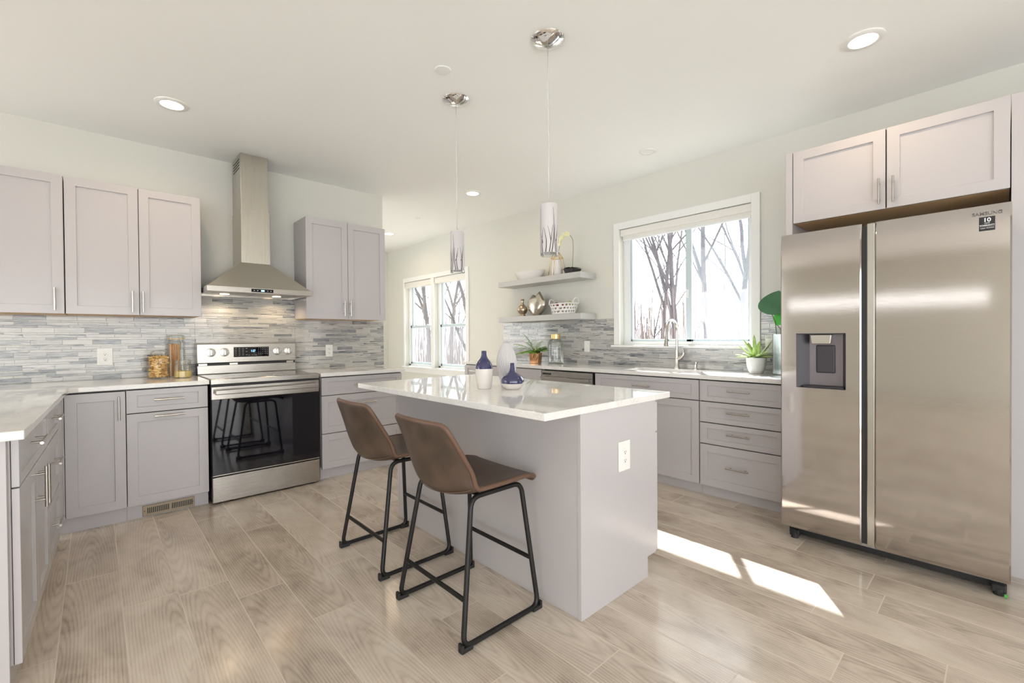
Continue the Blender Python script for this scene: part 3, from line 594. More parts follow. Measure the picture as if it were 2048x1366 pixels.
mb.build('button_marks', MT['mark'], dp)
mb = MB()
for q in (-.285, -.188, .222, .315):
    for a in range(0, 12):
        an = a * PI / 6
        if a in (2, 3, 4): continue
        mb.box(q + .045 * math.sin(an) - .0016, q + .045 * math.sin(an) + .0016, .5822, .5835, 1.092 + .045 * math.cos(an) - .0016, 1.092 + .045 * math.cos(an) + .0016)
mb.build('dial_marks', MT['logo'], t)
for sx in (-.33, .33):
    for sy in (.05, .58): MB().lathe([(0, 0), (.022, 0), (.022, .012), (.012, .016), (.012, .032), (0, .032)], 16, (sx, sy)).build('foot', MT['black'], t)

# ------------------------------------------------------------------ range hood
t = thing('range_hood', 'stainless pyramid chimney range hood above the stove', 'range hood', (1.005, 4.055, 0))
HW, HD = .380, YB - .012 - 4.055
mb = MB(); mb.box(-HW, HW, 0, .02, 1.568, 1.611, .002); mb.box(-HW, -HW + .015, .02, HD, 1.568, 1.611, .002); mb.box(HW - .015, HW, .02, HD, 1.568, 1.611, .002); mb.box(-HW + .015, HW - .015, HD - .012, HD, 1.568, 1.611); mb.build('rim', MT['steel'], t)
cw, c0 = .108, .195
mb = MB(); mb.hexa([(-HW + .003, .003, 1.609), (HW - .003, .003, 1.609), (HW - .003, HD, 1.609), (-HW + .003, HD, 1.609), (-cw - .002, c0 - .002, 1.835), (cw + .002, c0 - .002, 1.835), (cw + .002, HD, 1.835), (-cw - .002, HD, 1.835)]); mb.build('canopy', MT['steelv'], t)
MB().box(-cw, cw, c0, HD, 1.832, 2.275, .002).build('lower_chimney', MT['steelv'], t)
uc = MB().box(-cw + .004, cw - .007, c0 + .008, HD, 2.27, ZC - .001, .002).build('upper_chimney', MT['steelv'], t)
mb = MB()
for k in range(4): mb.box(-cw + .003, -cw + .0045, c0 + .05, HD - .05, 2.62 + k * .024, 2.63 + k * .024)
mb.build('vent_slot', MT['dark'], uc)
MB().box(-HW + .012, HW - .012, .018, HD - .01, 1.580, 1.584).build('baffle_filter', MT['steel'], t)
MB().box(-.012, -.006, .03, HD - .03, 1.5785, 1.5805).build('blue_film', MT['bluetape'], t)
for q in (-.20, .20):
    l = MB().lathe([(0, 1.5775), (.034, 1.5775), (.034, 1.5802), (0, 1.5802)], 24, (q, .36)).build('lamp', MT['hoodglow'], t, smooth=30)
    ld = bpy.data.lights.new('hood_spot', 'SPOT'); lo = bpy.data.objects.new('hood_spot', ld); COL.objects.link(lo); lo.parent = t; lo.location = (q, .36, 1.572); ld.energy = 2.2; ld.color = (1, .74, .46); ld.spot_size = math.radians(150); ld.spot_blend = .6; ld.shadow_soft_size = .03
hp = MB().box(-.082, .078, -.0015, .001, 1.577, 1.603).build('control_strip', MT['blackglass'], t)
MB().box(-.012, .012, -.0021, -.0014, 1.583, 1.596).build('lit_display', MT['display'], hp)
mb = MB()
for k in (-.062, -.037, .036, .060): mb.box(k - .004, k + .004, -.0021, -.0014, 1.587, 1.592)
mb.build('button_marks', MT['mark'], hp)

# ------------------------------------------------------------------ refrigerator
t = thing('refrigerator', 'stainless side-by-side refrigerator with water dispenser', 'refrigerator', (2.985, .892, 0), RR)   # local x 0..0.925
FWD = .925
MB().box(.004, FWD - .004, .075, .86, .05, 1.765, .003).build('cabinet_body', MT['fridge_side'], t)
MB().box(.35, .475, .02, .08, .085, 1.775, .002).build('centre_gap', MT['black'], t)
def fdoor(x0, x1, hole=None):
    """pillowed steel door: grid front with rounded edges, optional rectangular opening"""
    z0, z1 = .078, 1.788; mb = MB()
    xs = sorted(set([x0, x0 + .006, x0 + .018, x0 + .04, x1 - .04, x1 - .018, x1 - .006, x1] + [x0 + .04 + (x1 - x0 - .08) * k / 6 for k in range(1, 6)] + ([hole[0], hole[1]] if hole else [])))
    zs = sorted(set([z0, z0 + .006, z0 + .02, z1 - .10, z1 - .06, z1 - .03, z1 - .012, z1 - .004, z1] + [z0 + .02 + (z1 - z0 - .12) * k / 12 for k in range(1, 12)] + ([hole[2], hole[3]] if hole else [])))
    def dep(x, z):
        e = min(x - x0, x1 - x); y = 0
        if e < .006: y += .005 * (1 - e / .006) ** 2
        e = z1 - z
        if e < .10: y += .016 * (1 - e / .10) ** 2.2
        e = z - z0
        if e < .02: y += .006 * (1 - e / .02) ** 2
        u = (x - (x0 + x1) / 2) / ((x1 - x0) / 2); y += .0016 * u * u
        return y
    V = [[mb.bm.verts.new((x, dep(x, z), z)) for x in xs] for z in zs]; B = {}
    for j in range(len(zs) - 1):
        for i in range(len(xs) - 1):
            if hole and hole[0] - 1e-6 <= xs[i] and xs[i + 1] <= hole[1] + 1e-6 and hole[2] - 1e-6 <= zs[j] and zs[j + 1] <= hole[3] + 1e-6: continue
            mb._face((V[j][i], V[j][i + 1], V[j + 1][i + 1], V[j + 1][i]))
    rim = [V[0][i] for i in range(len(xs))] + [V[j][-1] for j in range(1, len(zs))] + [V[-1][i] for i in range(len(xs) - 2, -1, -1)] + [V[j][0] for j in range(len(zs) - 2, 0, -1)]
    bk = [mb.bm.verts.new((v.co.x, .07, v.co.z)) for v in rim]
    for k in range(len(rim)): m_ = (k + 1) % len(rim); mb._face((rim[k], bk[k], bk[m_], rim[m_]))
    mb._face(bk)
    return mb
HO = (.084, .319, .900, 1.208)
fl = fdoor(.003, .386, HO).build('freezer_door', MT['fridge'], t, smooth=35)
fr = fdoor(.443, .922).build('fridge_door', MT['fridge'], t, smooth=35)
MB().box(.386, .399, .045, .07, .085, 1.78, .002).build('door_grip', MT['black'], fl)
MB().box(.408, .442, .012, .07, .08, 1.785, .004).build('door_grip', MT['nickel'], fr)
mb = MB(); a, b, c, d = HO; g = .05    # dispenser recess
f4 = [mb.bm.verts.new(p) for p in ((a, .006, c), (b, .006, c), (b, .006, d), (a, .006, d))]; r4 = [mb.bm.verts.new(p) for p in ((a + .055, g, c + .015), (b - .022, g, c + .015), (b - .022, g, d - .004), (a + .055, g, d - .004))]
mb._face(r4); rc = mb.build('dispenser_recess', MT['plum'], fl)
mb = MB(); P4 = ((a, c), (b, c), (b, d), (a, d)); Q4 = ((a + .055, c + .015), (b - .022, c + .015), (b - .022, d - .004), (a + .055, d - .004))
for k in range(4):
    m_ = (k + 1) % 4; mb._face([mb.bm.verts.new(p) for p in ((P4[k][0], .003, P4[k][1]), (P4[m_][0], .003, P4[m_][1]), (Q4[m_][0], g, Q4[m_][1]), (Q4[k][0], g, Q4[k][1]))])
mb.build('recess_sides', MT['plumdark'], rc)  # recess sides coloured darker than the back to stand in for dark reflections
MB().box(a, b, -.0005, .004, d - .003, d + .002).build('recess_trim', MT['plumdark'], rc)
mb = MB(); mb.hexa([(.157, .010, d - .058), (.247, .010, d - .058), (.247, .048, d - .058), (.157, .048, d - .058), (.150, .006, d - .006), (.254, .006, d - .006), (.254, .048, d - .006), (.150, .048, d - .006)]); mb.build('spout_block', MT['nickel'], fl, bevel=.004)
MB().box(.172, .262, .043, .052, d - .223, d - .065, .006).build('paddle', MT['plumdark'], fl)
MB().box(a + .03, b - .012, .012, g, c + .001, c + .012, .003).build('drip_tray', MT['plumdark'], fl)
text_mesh('maker_lettering', 'SAMSUNG', .0215, MT['logo'], fr, (.845, .0044, 1.7415), (PI / 2, 0, 0), bold=.0006, xs=.98)
st = MB().box(.8195, .8705, -.0008, .004, 1.669, 1.732).build('warranty_sticker', MT['label_black'], fr)
text_mesh('sticker_number', '10', .025, MT['label_white'], st, (.845, -.0009, 1.7095), (PI / 2, 0, 0), bold=.0006)
text_mesh('sticker_lettering', 'YEAR', .0075, MT['label_white'], st, (.845, -.0009, 1.7005), (PI / 2, 0, 0))
text_mesh('sticker_lettering', 'WARRANTY', .0086, MT['label_white'], st, (.845, -.0009, 1.6905), (PI / 2, 0, 0), bold=.0002)
mb = MB(); mb.box(.822, .868, -.0012, -.0009, 1.6865, 1.6872); mb.box(.824, .840, -.0012, -.0009, 1.679, 1.6815); mb.box(.843, .867, -.0012, -.0009, 1.6795, 1.682); mb.build('sticker_rule', MT['mark'], st)
MB().box(.02, FWD - .02, .10, .14, .012, .075).build('base_grille', MT['black'], t)
for q in (.035, .86):
    mb = MB(); mb.box(q, q + .05, .045, .11, .012, .05, .006); mb.cyl((q + .025, .06, 0), (q + .025, .06, .03), .02, 14); mb.build('levelling_foot', MT['rubber'], t)
MB().cyl((q + .042, .03, .012), (q + .052, .03, .012), .008, 10).build('foot_bolt', MT['leafnew'], t)
for q in (.03, .85): MB().box(q, q + .05, .6, .72, 0, .05).build('rear_roller', MT['black'], t)

# refrigerator surround
t = cabinet('over_fridge_cabinet', 'grey two-door cabinet above the refrigerator', (3.318, .918, 0), RR, 0, .945, 1.925, 2.372, XR - .006 - 3.318, [('door', .004, .466, 1.918, 2.372, (.440, 2.015, .145, True)), ('door', .472, .944, 1.918, 2.372, (.503, 2.015, .145, True))], bottom_wood=True)  # wood bottom panel here stands in for shade above the refrigerator
tag(MB().box(3.318, XR - .006, .9185, .9555, 0, 2.375, .001).build('fridge_side_panel', MT['cab']), 'tall grey panel between refrigerator and drawer cabinet', 'panel')
t = thing('pantry_cabinet', 'tall grey cabinet side at the right edge, beyond the refrigerator', 'cabinet', (3.318, -.030, 0), RR)
MB().box(0, .62, .021, XR - .006 - 3.318, 0, 2.375, .001).build('body', MT['cab'], t)
MB().box(0, .06, 0, .021, 0, 2.372, .001).build('filler_strip', MT['cab'], t)
mb = MB(); shaker(mb, .064, .616, .10, 2.37); mb.build('door', MT['cab'], t, bevel=.0012)

# ------------------------------------------------------------------ island
t = thing('kitchen_island', 'grey painted kitchen island cabinet with seating side and outlet end', 'kitchen island', (0, 0, 0))
ix0, ix1, iy0, iy1 = 1.492, 2.096, 1.197, 2.765
MB().box(ix0 + .006, ix1, iy0 + .021, iy1 - .021, .10, .876).build('body', MT['cab'], t)
MB().box(ix0 + .006, 2.017, iy0 + .021, iy1 - .021, 0, .10).build('plinth', MT['cab'], t)
MB().box(ix0 + .003, ix0 + .0075, iy0 + .019, iy1 - .019, 0, .8765, .001).build('back_panel', MT['cab'], t)
def endp(y0, y1):
    mb = MB(); pf = [(ix0, 0), (2.017, 0), (2.017, .1), (ix1, .1), (ix1, .8765), (ix0, .8765)]
    A = [mb.bm.verts.new((x, y0, z)) for x, z in pf]; Bv = [mb.bm.verts.new((x, y1, z)) for x, z in pf]; mb._face(A); mb._face(Bv[::-1])
    for k in range(6): m_ = (k + 1) % 6; mb._face((A[m_], A[k], Bv[k], Bv[m_]))
    return mb.build('end_panel', MT['cab'], t, bevel=.0012)
endp(iy0, iy0 + .019); endp(iy1 - .019, iy1)
yy = [iy0 + .003, iy0 + .52, iy0 + 1.04, iy1 - .003]
for k in range(3):
    for nm, z0, z1 in (('drawer', .715, .866), ('door', .105, .708)):
        mb = MB(); shaker(mb, 0, yy[k + 1] - yy[k] - .004, z0, z1); d = mb.build(nm, MT['cab'], t, bevel=.0012); d.location = (ix1 + .021, yy[k], 0); d.rotation_euler = (0, 0, PI / 2)
        W_ = yy[k + 1] - yy[k]
        bar_pull(d, W_ / 2 if nm == 'drawer' else .05, .79 if nm == 'drawer' else .60, .155, nm == 'door')
tag(MB().prism([(1.26, 1.184), (2.222, 1.184), (2.222, 2.853), (1.26, 2.853)], .8775, .908, .003).build('island_countertop', MT['quartz']), 'white quartz island countertop with faint grey veins', 'countertop')

# outlets
def outlet(label, w, h, loc, rot, switch=False, gang=1, group=None):
    r = thing('wall_switch' if switch else 'wall_outlet', label, 'switch' if switch else 'outlet', loc, rot, group)
    MB().box(-w / 2, w / 2, -.006, 0, -h / 2, h / 2, .0025).build('face_plate', MT['plate'], r)
    for k in range(gang):
        cx = (k - (gang - 1) / 2) * .046
        if switch:
            MB().box(cx - .016, cx + .016, -.009, -.005, -.033, .033, .002).build('rocker', MT['plate'], r)
        else:
            for s in (-1, 1):
                f = MB().lathe([(0, 0), (.0165, 0), (.0175, .001), (.0175, .003)], 24).build('receptacle', MT['plate'], r); f.location = (cx, -.0085, s * .0195); f.rotation_euler = (-PI / 2, 0, 0)
                mb = MB(); mb.box(-.0072, -.0052, -.0045, .0045, -.0006, .0004); mb.box(.0052, .0072, -.0035, .0035, -.0006, .0004); mb.cyl((0, -.0085 * 1, -.0006), (0, -.0085, .0004), .0028, 10)
                sl = mb.build('slots', MT['slot'], f)
                sl.rotation_euler = (0, 0, PI)
    return r
outlet('white wall outlet left of the pasta jars', .088, .128, (.056, YB - .0055, 1.078), 0)
outlet('white wall outlet right of the stove', .07, .118, (1.722, YB - .0055, 1.08), 0)
outlet('white outlet on the end panel of the island', .092, .138, (1.808, iy0 - .0005, .645), 0)
outlet('white wall switch between glass bottle and sink window', .074, .118, (XR - .0055, 3.026, 1.094), RR, switch=True)
outlet('wide white outlet plate behind the potted leaves by the refrigerator', .115, .118, (XR - .0055, 1.21, 1.12), RR, gang=2)
# floor register in the toe kick
t = thing('floor_register', 'bronze vent grille in the toe kick left of the stove', 'vent', (.370, Yb + .0425, .041))
MB().box(-.145, .145, -.006, -.0005, -.036, .036, .002).build('frame', MT['register'], t)
mb = MB()
for k in range(24):
    q = -.118 + k * .0102 + (.012 if k > 11 else 0)
    mb.box(q - .0028, q + .0028, -.0068, -.0055, -.019, .019)
mb.build('slots', MT['dark'], t)
for q in (-.136, .136): MB().ball((q, -.0062, 0), .004, 8).build('screw', MT['nickel'], t)

# ------------------------------------------------------------------ bar stools
def fillet(pts, r, closed=False, n=5):
    pts = [Vector(p) for p in pts]; out = []; N_ = len(pts)
    for i, p in enumerate(pts):
        if not closed and i in (0, N_ - 1): out.append(p); continue
        a, b = (pts[(i - 1) % N_] - p), (pts[(i + 1) % N_] - p); q = min(r, a.length * .45, b.length * .45); a = p + a.normalized() * q; b = p + b.normalized() * q
        for k in range(n + 1):
            t = k / n; out.append(a * (1 - t) ** 2 + p * (2 * t * (1 - t)) + b * t * t)
    return out
def make_stool(label, loc):
    t = thing('bar_stool', label, 'bar stool', loc, 0, 'brown leather bar stools at the island')
    prof = [(.222, .560, .188, .0, 0), (.223, .570, .200, .001, 0), (.205, .577, .211, .005, 0), (.15, .578, .219, .016, 0), (.06, .566, .222, .026, 0), (-.03, .556, .219, .034, 0), (-.10, .549, .214, .040, .01), (-.160, .553, .211, .040, .05), (-.205, .585, .209, .025, .085), (-.234, .65, .207, .010, .10), (-.254, .72, .205, .0, .085), (-.270, .79, .200, .0, .06), (-.281, .835, .196, -.001, .045), (-.285, .858, .188, -.004, .038), (-.286, .868, .168, -.006, .032)]
    def pt(u, v):
        f = v * (len(prof) - 1); i = min(int(f), len(prof) - 2); k = f - i; a, b = prof[i], prof[i + 1]
        x, z, hw, rise, wrap = [a[q] * (1 - k) + b[q] * k for q in range(5)]
        s = u * 2 - 1
        return Vector((x + wrap * abs(s) ** 2.2, hw * s, z + rise * abs(s) ** 2.2))
    MB().grid(pt, 11, 25).build('seat_shell', MT['leather'], t, smooth=0, solid=.020, sub=2)
    edge = [pt(k / 16, 0) for k in range(17)] + [pt(1, k / 40) for k in range(1, 41)] + [pt(1 - k / 16, 1) for k in range(1, 17)] + [pt(0, 1 - k / 40) for k in range(1, 40)]
    MB().tube(edge, .0105, 8, closed=True).build('edge_piping', MT['piping'], t, smooth=0)
    st = [pt(.03 + .94 * k / 20, .53) + Vector((-.012, 0, -.006)) for k in range(21)]
    MB().tube(st, .0018, 6).build('seam', MT['piping'], t, smooth=0)
    R_ = .0108; pos = {}
    for s in (-1, 1):
        yb, yt = s * .243, s * .188
        loop = [(-.126, yt, .556), (-.212, yb, .0145), (.198, yb, .0145), (.150, yt, .556)]
        MB().tube(fillet(loop, .045, True, 6), R_, 10, closed=True).build('side_frame', MT['blackmetal'], t, smooth=0)
        for x, d in ((-.205, 1), (.191, -1)):
            mb = MB(); mb.box(x - .018, x + .032 * d if d > 0 else x + .018, yb - .014, yb + .014, 0, .018, .003) if d > 0 else mb.box(x - .032, x + .018, yb - .014, yb + .014, 0, .018, .003)
            mb.box(x - .016 * d - .006, x - .016 * d + .006, yb - .014, yb + .014, .0, .034, .003)
            mb.build('foot_pad', MT['rubber'], t)
    def on(s, z, rear):
        k = (z - .0145) / (.556 - .0145); a, b = ((-.212, -.126) if rear else (.198, .150)); return (a + (b - a) * k, s * (.243 + (.188 - .243) * k), z)
    MB().tube([on(-1, .178, True), on(1, .178, True)], .0095, 10).build('stretcher', MT['blackmetal'], t, smooth=40)
    MB().tube([on(-1, .222, False), on(1, .222, False)], .0095, 10).build('stretcher', MT['blackmetal'], t, smooth=40)
    for x in (-.08, .10): MB().tube([(x, -.188, .556), (x, .188, .556)], .009, 8).build('seat_rail', MT['blackmetal'], t, smooth=40)
    return t
s0 = make_stool('brown leather bar stool nearest the camera, at the outlet end of the island', (1.232, 1.636, 0))
dup(s0, (1.246, 2.330, 0), 0, 'brown leather bar stool nearer the range, partly behind the other stool')

# ------------------------------------------------------------------ pendants and ceiling fittings
def make_pendant(label, loc):
    t = thing('pendant_lamp', label, 'pendant lamp', loc, 0, 'cylinder pendant lamps over the island')
    H_ = ZC - loc[2]
    MB().lathe([(0, -.034), (.012, -.034), (.03, -.031), (.065, -.019), (.084, -.008), (.089, -.0005), (0, -.0005)], 40).build('canopy', MT['chrome'], t, smooth=40)
    MB().tube([(0, 0, -.034), (.0005, .001, -.3), (-.0008, 0, -.6), (0, 0, -.836)], .0026, 8).build('cord', MT['cord'], t, smooth=0)
    MB().lathe([(0, -.83), (.005, -.83), (.0075, -.834), (.0075, -.848), (.012, -.852), (0, -.853)], 16).build('cap', MT['chrome'], t, smooth=40)
    sh = MB().lathe([(0, -.8495), (.038, -.8495), (.0445, -.853), (.0455, -.862), (.0455, -1.105), (.043, -1.105), (.043, -.862), (.0, -.857)], 40).build('glass_shade', MT['shade'], t, smooth=30)
    MB().lathe([(.0455, -1.105), (.0455, -1.118), (.043, -1.118), (.043, -1.105)], 40).build('clear_rim', MT['clear'], sh, smooth=30)
    rg = random.Random(5); mb = MB(); Rr = .0461
    def strip(a0, z0, a1, z1, w, bend):
        n = 10; rows = []
        for k in range(n + 1):
            q = k / n; a = a0 + (a1 - a0) * q + bend * math.sin(PI * q); z = z0 + (z1 - z0) * q; ww = w * (1 - q * .75)
            rows.append([mb.bm.verts.new((Rr * math.cos(a + s_ * ww / Rr), Rr * math.sin(a + s_ * ww / Rr), z)) for s_ in (-.5, .5)])
        for a, b in zip(rows, rows[1:]): mb._face((a[0], a[1], b[1], b[0]))
    for k in range(15):
        a = k * 2 * PI / 15 + rg.uniform(-.1, .1); top = -1.105 + rg.uniform(.10, .238); lean = rg.uniform(-.45, .45)
        strip(a, -1.104, a + lean, top, .0058, rg.uniform(-.2, .2))
        if k % 2: zz = -1.104 + (top + 1.104) * .4; strip(a + lean * .4, zz, a + lean * .4 - math.copysign(.35, lean), zz + rg.uniform(.05, .09), .0042, .05)
    mb.build('reed_pattern', MT['reed'], sh)
    return t
p0 = make_pendant('pendant lamp with reed pattern shade, hanging over the range end of the island', (1.740, 2.402, ZC))
dup(p0, (1.743, 1.598, ZC), .9, 'larger-looking pendant lamp hanging over the outlet end of the island, in front of the shelves')

def can(label, x, y, lit=True, r=.088):
    t = thing('recessed_light', label, 'ceiling light', (x, y, ZC), 0, 'recessed ceiling lights')
    MB().lathe([(r * 1.05, -.0005), (r * 1.05, -.004), (r * .98, -.008), (r * .72, -.0085), (r * .70, -.003), (r * .70, -.0005)], 36).build('trim_ring', MT['white'], t, smooth=40)
    MB().lathe([(0, -.0045), (r * .70, -.0045), (r * .70, -.001), (0, -.001)], 36).build('diffuser', MT['glow'] if lit else MT['plate'], t, smooth=30)
    if lit:
        ld = bpy.data.lights.new('can_light', 'AREA'); ld.shape = 'DISK'; ld.size = r * 1.5; ld.energy = CAN_POWER; ld.color = (1, .74, .48); ld.spread = math.radians(160)
        lo = bpy.data.objects.new('can_light', ld); COL.objects.link(lo); lo.parent = t; lo.location = (0, 0, -.0095)
    return t
can('lit recessed ceiling light above the left counter and wall cabinets', .390, 3.68)
can('lit recessed ceiling light nearest the refrigerator', 2.966, .495)
can('lit recessed ceiling light over the dishwasher, between the pendant cords', 2.982, 3.831)
can('lit recessed ceiling light in the breakfast area beyond the range wall', 3.206, 6.126)
can('unlit recessed ceiling light above the sink window', 3.402, 2.0, False, .068)
t = thing('ceiling_cover_plate', 'plain white round cover plate on the ceiling between the pendants', 'cover plate', (1.491, 2.183, ZC))
MB().lathe([(0, -.006), (.044, -.006), (.047, -.003), (.047, -.0005), (0, -.0005)], 32).build('plate', MT['white'], t, smooth=30)
t = thing('ceiling_sprinkler', 'tiny flat white sprinkler cap on the ceiling near the breakfast area', 'sprinkler', (3.068, 5.096, ZC))
MB().lathe([(0, -.008), (.036, -.008), (.04, -.004), (.04, -.0005), (0, -.0005)], 24).build('cap', MT['white'], t, smooth=30)

# ------------------------------------------------------------------ vases on the island
ZT = .9082
def prof(pts): return pts
t = thing('bottle_vase', 'tall two-tone vase with navy neck and cream lower half', 'vase', (1.638, 2.012, ZT))
MB().lathe([(0, 0), (.037, 0), (.040, .003), (.046, .04), (.0498, .085), (.0505, .1145)], 40).build('cream_base', MT['cream'], t, smooth=0)
MB().lathe([(.0507, .114), (.0495, .125), (.045, .140), (.035, .158), (.023, .172), (.0165, .184), (.0145, .197), (.0145, .2145), (.0125, .216), (.0115, .2145), (.0115, .18), (0, .17)], 40).build('navy_top', MT['blue'], t, smooth=0)
t = thing('squat_vase', 'squat round navy and cream vase with narrow neck', 'vase', (1.733, 1.876, ZT))
MB().lathe([(0, 0), (.036, 0), (.042, .003), (.056, .017), (.064, .034)], 40).build('cream_base', MT['cream'], t, smooth=0)
MB().lathe([(.0642, .0335), (.0655, .045), (.063, .058), (.053, .073), (.037, .084), (.023, .094), (.0165, .106), (.0135, .122), (.0125, .146), (.0105, .1475), (.0095, .146), (.011, .12), (0, .11)], 40).build('navy_top', MT['blue'], t, smooth=0)
tag(MB().lathe([(0, 0), (.030, 0), (.033, .004), (.038, .03), (.047, .07), (.0565, .115), (.0595, .145), (.055, .18), (.043, .215), (.030, .242), (.022, .256), (.018, .261), (.014, .258), (.02, .24), (0, .2)], 144, rib=30, ribd=.03).build('ribbed_vase', MT['matte'], None, smooth=0), 'tall white ribbed teardrop vase behind the two navy vases', 'vase').location = (1.805, 2.005, ZT)

# ------------------------------------------------------------------ jars by the stove
def rsq(h, r, z, n=6):   # rounded square ring
    out = []
    for cx, cy_, a0 in ((1, 1, 0), (-1, 1, 90), (-1, -1, 180), (1, -1, 270)):
        for k in range(n + 1):
            a = math.radians(a0 + 90 * k / n); out.append((cx * (h - r) + r * math.cos(a), cy_ * (h - r) + r * math.sin(a), z))
    return out
def loft(mb, rings, cap0=True, cap1=True):
    V = [[mb.bm.verts.new(p) for p in r] for r in rings]
    for a, b in zip(V, V[1:]):
        for i in range(len(a)): j = (i + 1) % len(a); mb._face((a[i], a[j], b[j], b[i]))
    if cap0: mb._face(V[0][::-1])
    if cap1: mb._face(V[-1])
    return mb
PJ = (.355, 4.325, ZT)
t = thing('clamp_jar', 'square glass clamp jar full of dry pasta tubes', 'jar', PJ, .55)
loft(MB(), [rsq(.052, .015, 0), rsq(.056, .017, .006), rsq(.056, .018, .145), rsq(.052, .022, .162), rsq(.044, .035, .172), rsq(.043, .04, .183)], True, False).build('glass_body', MT['jar'], t, smooth=40)
MB().lathe([(0, .212), (.03, .212), (.046, .207), (.050, .199), (.050, .186), (.044, .183)], 32).build('lid', MT['jar'], t, smooth=40)
mb = MB(); mb.tube([(.051 * math.cos(a), .051 * math.sin(a), .188) for a in [2 * PI * k / 28 for k in range(28)]], .0016, 6, closed=True); mb.tube([(.051, -.01, .188), (.056, -.012, .16), (.056, .012, .16), (.051, .01, .188)], .0016, 6); mb.build('wire_clamp', MT['nickel'], t, smooth=0)
mb = MB()
ring = [[mb.bm.verts.new((r_ * math.cos(2 * PI * k / 10), r_ * math.sin(2 * PI * k / 10), z)) for k in range(10)] for r_, z in ((.0085, -.02), (.0085, .02), (.0066, .02), (.0066, -.02))]
for q in range(4):
    a, b = ring[q], ring[(q + 1) % 4]
    for k in range(10): j = (k + 1) % 10; mb._face((a[k], a[j], b[j], b[k]))
px = tag(mb.build('pasta_tube', MT['pasta'], None, smooth=40), 'dry pasta tube inside the square clamp jar', 'pasta', 'pasta tubes in the clamp jar')
rg = random.Random(3); n_ = 0; first = True; ca, sa = math.cos(.55), math.sin(.55)
for lay in range(10):
    z = .014 + lay * .0163
    for k in range(9):
        u = (k % 3 - 1) * .030 + rg.uniform(-.004, .004); v = (k // 3 - 1) * .030 + rg.uniform(-.004, .004)
        o = px if first else px.copy()
        if not first: COL.objects.link(o)
        first = False
        ax = Vector((rg.uniform(-1, 1), rg.uniform(-1, 1), rg.uniform(-.55, .55))).normalized()
        m = .052 - .0085 - abs(ax.x) * .02; u = max(-m, min(m, u)); m = .052 - .0085 - abs(ax.y) * .02; v = max(-m, min(m, v))
        zz = max(z, .008 + abs(ax.z) * .02 + .0085 * math.sqrt(1 - ax.z ** 2))
        q = (Matrix.Rotation(.55, 3, 'Z') @ ax).to_track_quat('Z', 'Y')
        o.location = (PJ[0] + u * ca - v * sa, PJ[1] + u * sa + v * ca, PJ[2] + zz); o.rotation_euler = q.to_euler()
SJ = (.478, 4.455, ZT)
t = thing('spaghetti_jar', 'tall round glass jar holding spaghetti', 'jar', SJ)
MB().lathe([(0, .001), (.052, 0), (.057, .004), (.0575, .27), (.053, .282), (.050, .29), (.050, .296)], 40).build('glass_body', MT['jar'], t, smooth=40)
MB().lathe([(0, .330), (.04, .330), (.053, .326), (.056, .318), (.056, .302), (.050, .297)], 36).build('lid', MT['jar'], t, smooth=40)
MB().lathe([(.0525, .296), (.0545, .299), (.0525, .302), (.050, .299)], 36).build('seal', MT['pasta'], t, smooth=40)
mb = MB(); rg = random.Random(9)
for k in range(90):
    a = rg.uniform(0, 2 * PI); r_ = .034 * math.sqrt(rg.random()); x, y = r_ * math.cos(a) - .012, r_ * math.sin(a)
    mb.tube([(x + .002 * math.cos(a), y + .002 * math.sin(a), .006), (x + rg.uniform(-.003, .003), y + rg.uniform(-.003, .003), .255 + rg.uniform(-.006, .006))], .0013, 5)
o = tag(mb.build('spaghetti', MT['spaghetti'], None, smooth=40), 'bundle of dry spaghetti standing in the tall jar', 'pasta', None, 'stuff'); o.location = SJ
GJ = (.500, 4.292, ZT)
t = thing('grain_jar', 'short round glass jar half full of yellow grain', 'jar', GJ)
MB().lathe([(0, .001), (.052, 0), (.057, .004), (.0575, .095), (.053, .106), (.050, .112), (.050, .116)], 40).build('glass_body', MT['jar'], t, smooth=40)
MB().lathe([(0, .141), (.04, .141), (.053, .138), (.056, .133), (.056, .121), (.050, .117)], 36).build('lid', MT['jar'], t, smooth=40)
o = tag(MB().lathe([(0, .004), (.050, .004), (.0545, .008), (.0545, .050), (.03, .053), (0, .051)], 36).build('grain', MT['grain'], None, smooth=40), 'yellow grain filling the lower part of the short jar', 'grain', None, 'stuff'); o.location = GJ

# ------------------------------------------------------------------ floating shelves and their things
for lab, z0, z1 in (('upper grey floating shelf on the window wall', 1.806, 1.867), ('lower grey floating shelf on the window wall', 1.381, 1.443)):
    tag(MB().box(3.64, XR - .006 if z0 < 1.4 else XR - .001, 2.912, 4.182, z0, z1, .002).build('floating_shelf', MT['shelf']), lab, 'shelf', 'floating shelves')
ZU, ZL = 1.8675, 1.4435
t = tag(MB().lathe([(0, .006), (.55, .006), (.62, .0), (.70, .004), (1.0, .098), (.985, .100), (.95, .094), (.66, .016), (0, .014)], 56, sx=1, sy=1).build('oval_bowl', MT['porcelain'], None, smooth=50), 'long white oval bowl at the range end of the upper shelf', 'bowl'); t.location = (3.775, 3.775, ZU); t.scale = (.105, .235, 1.0)
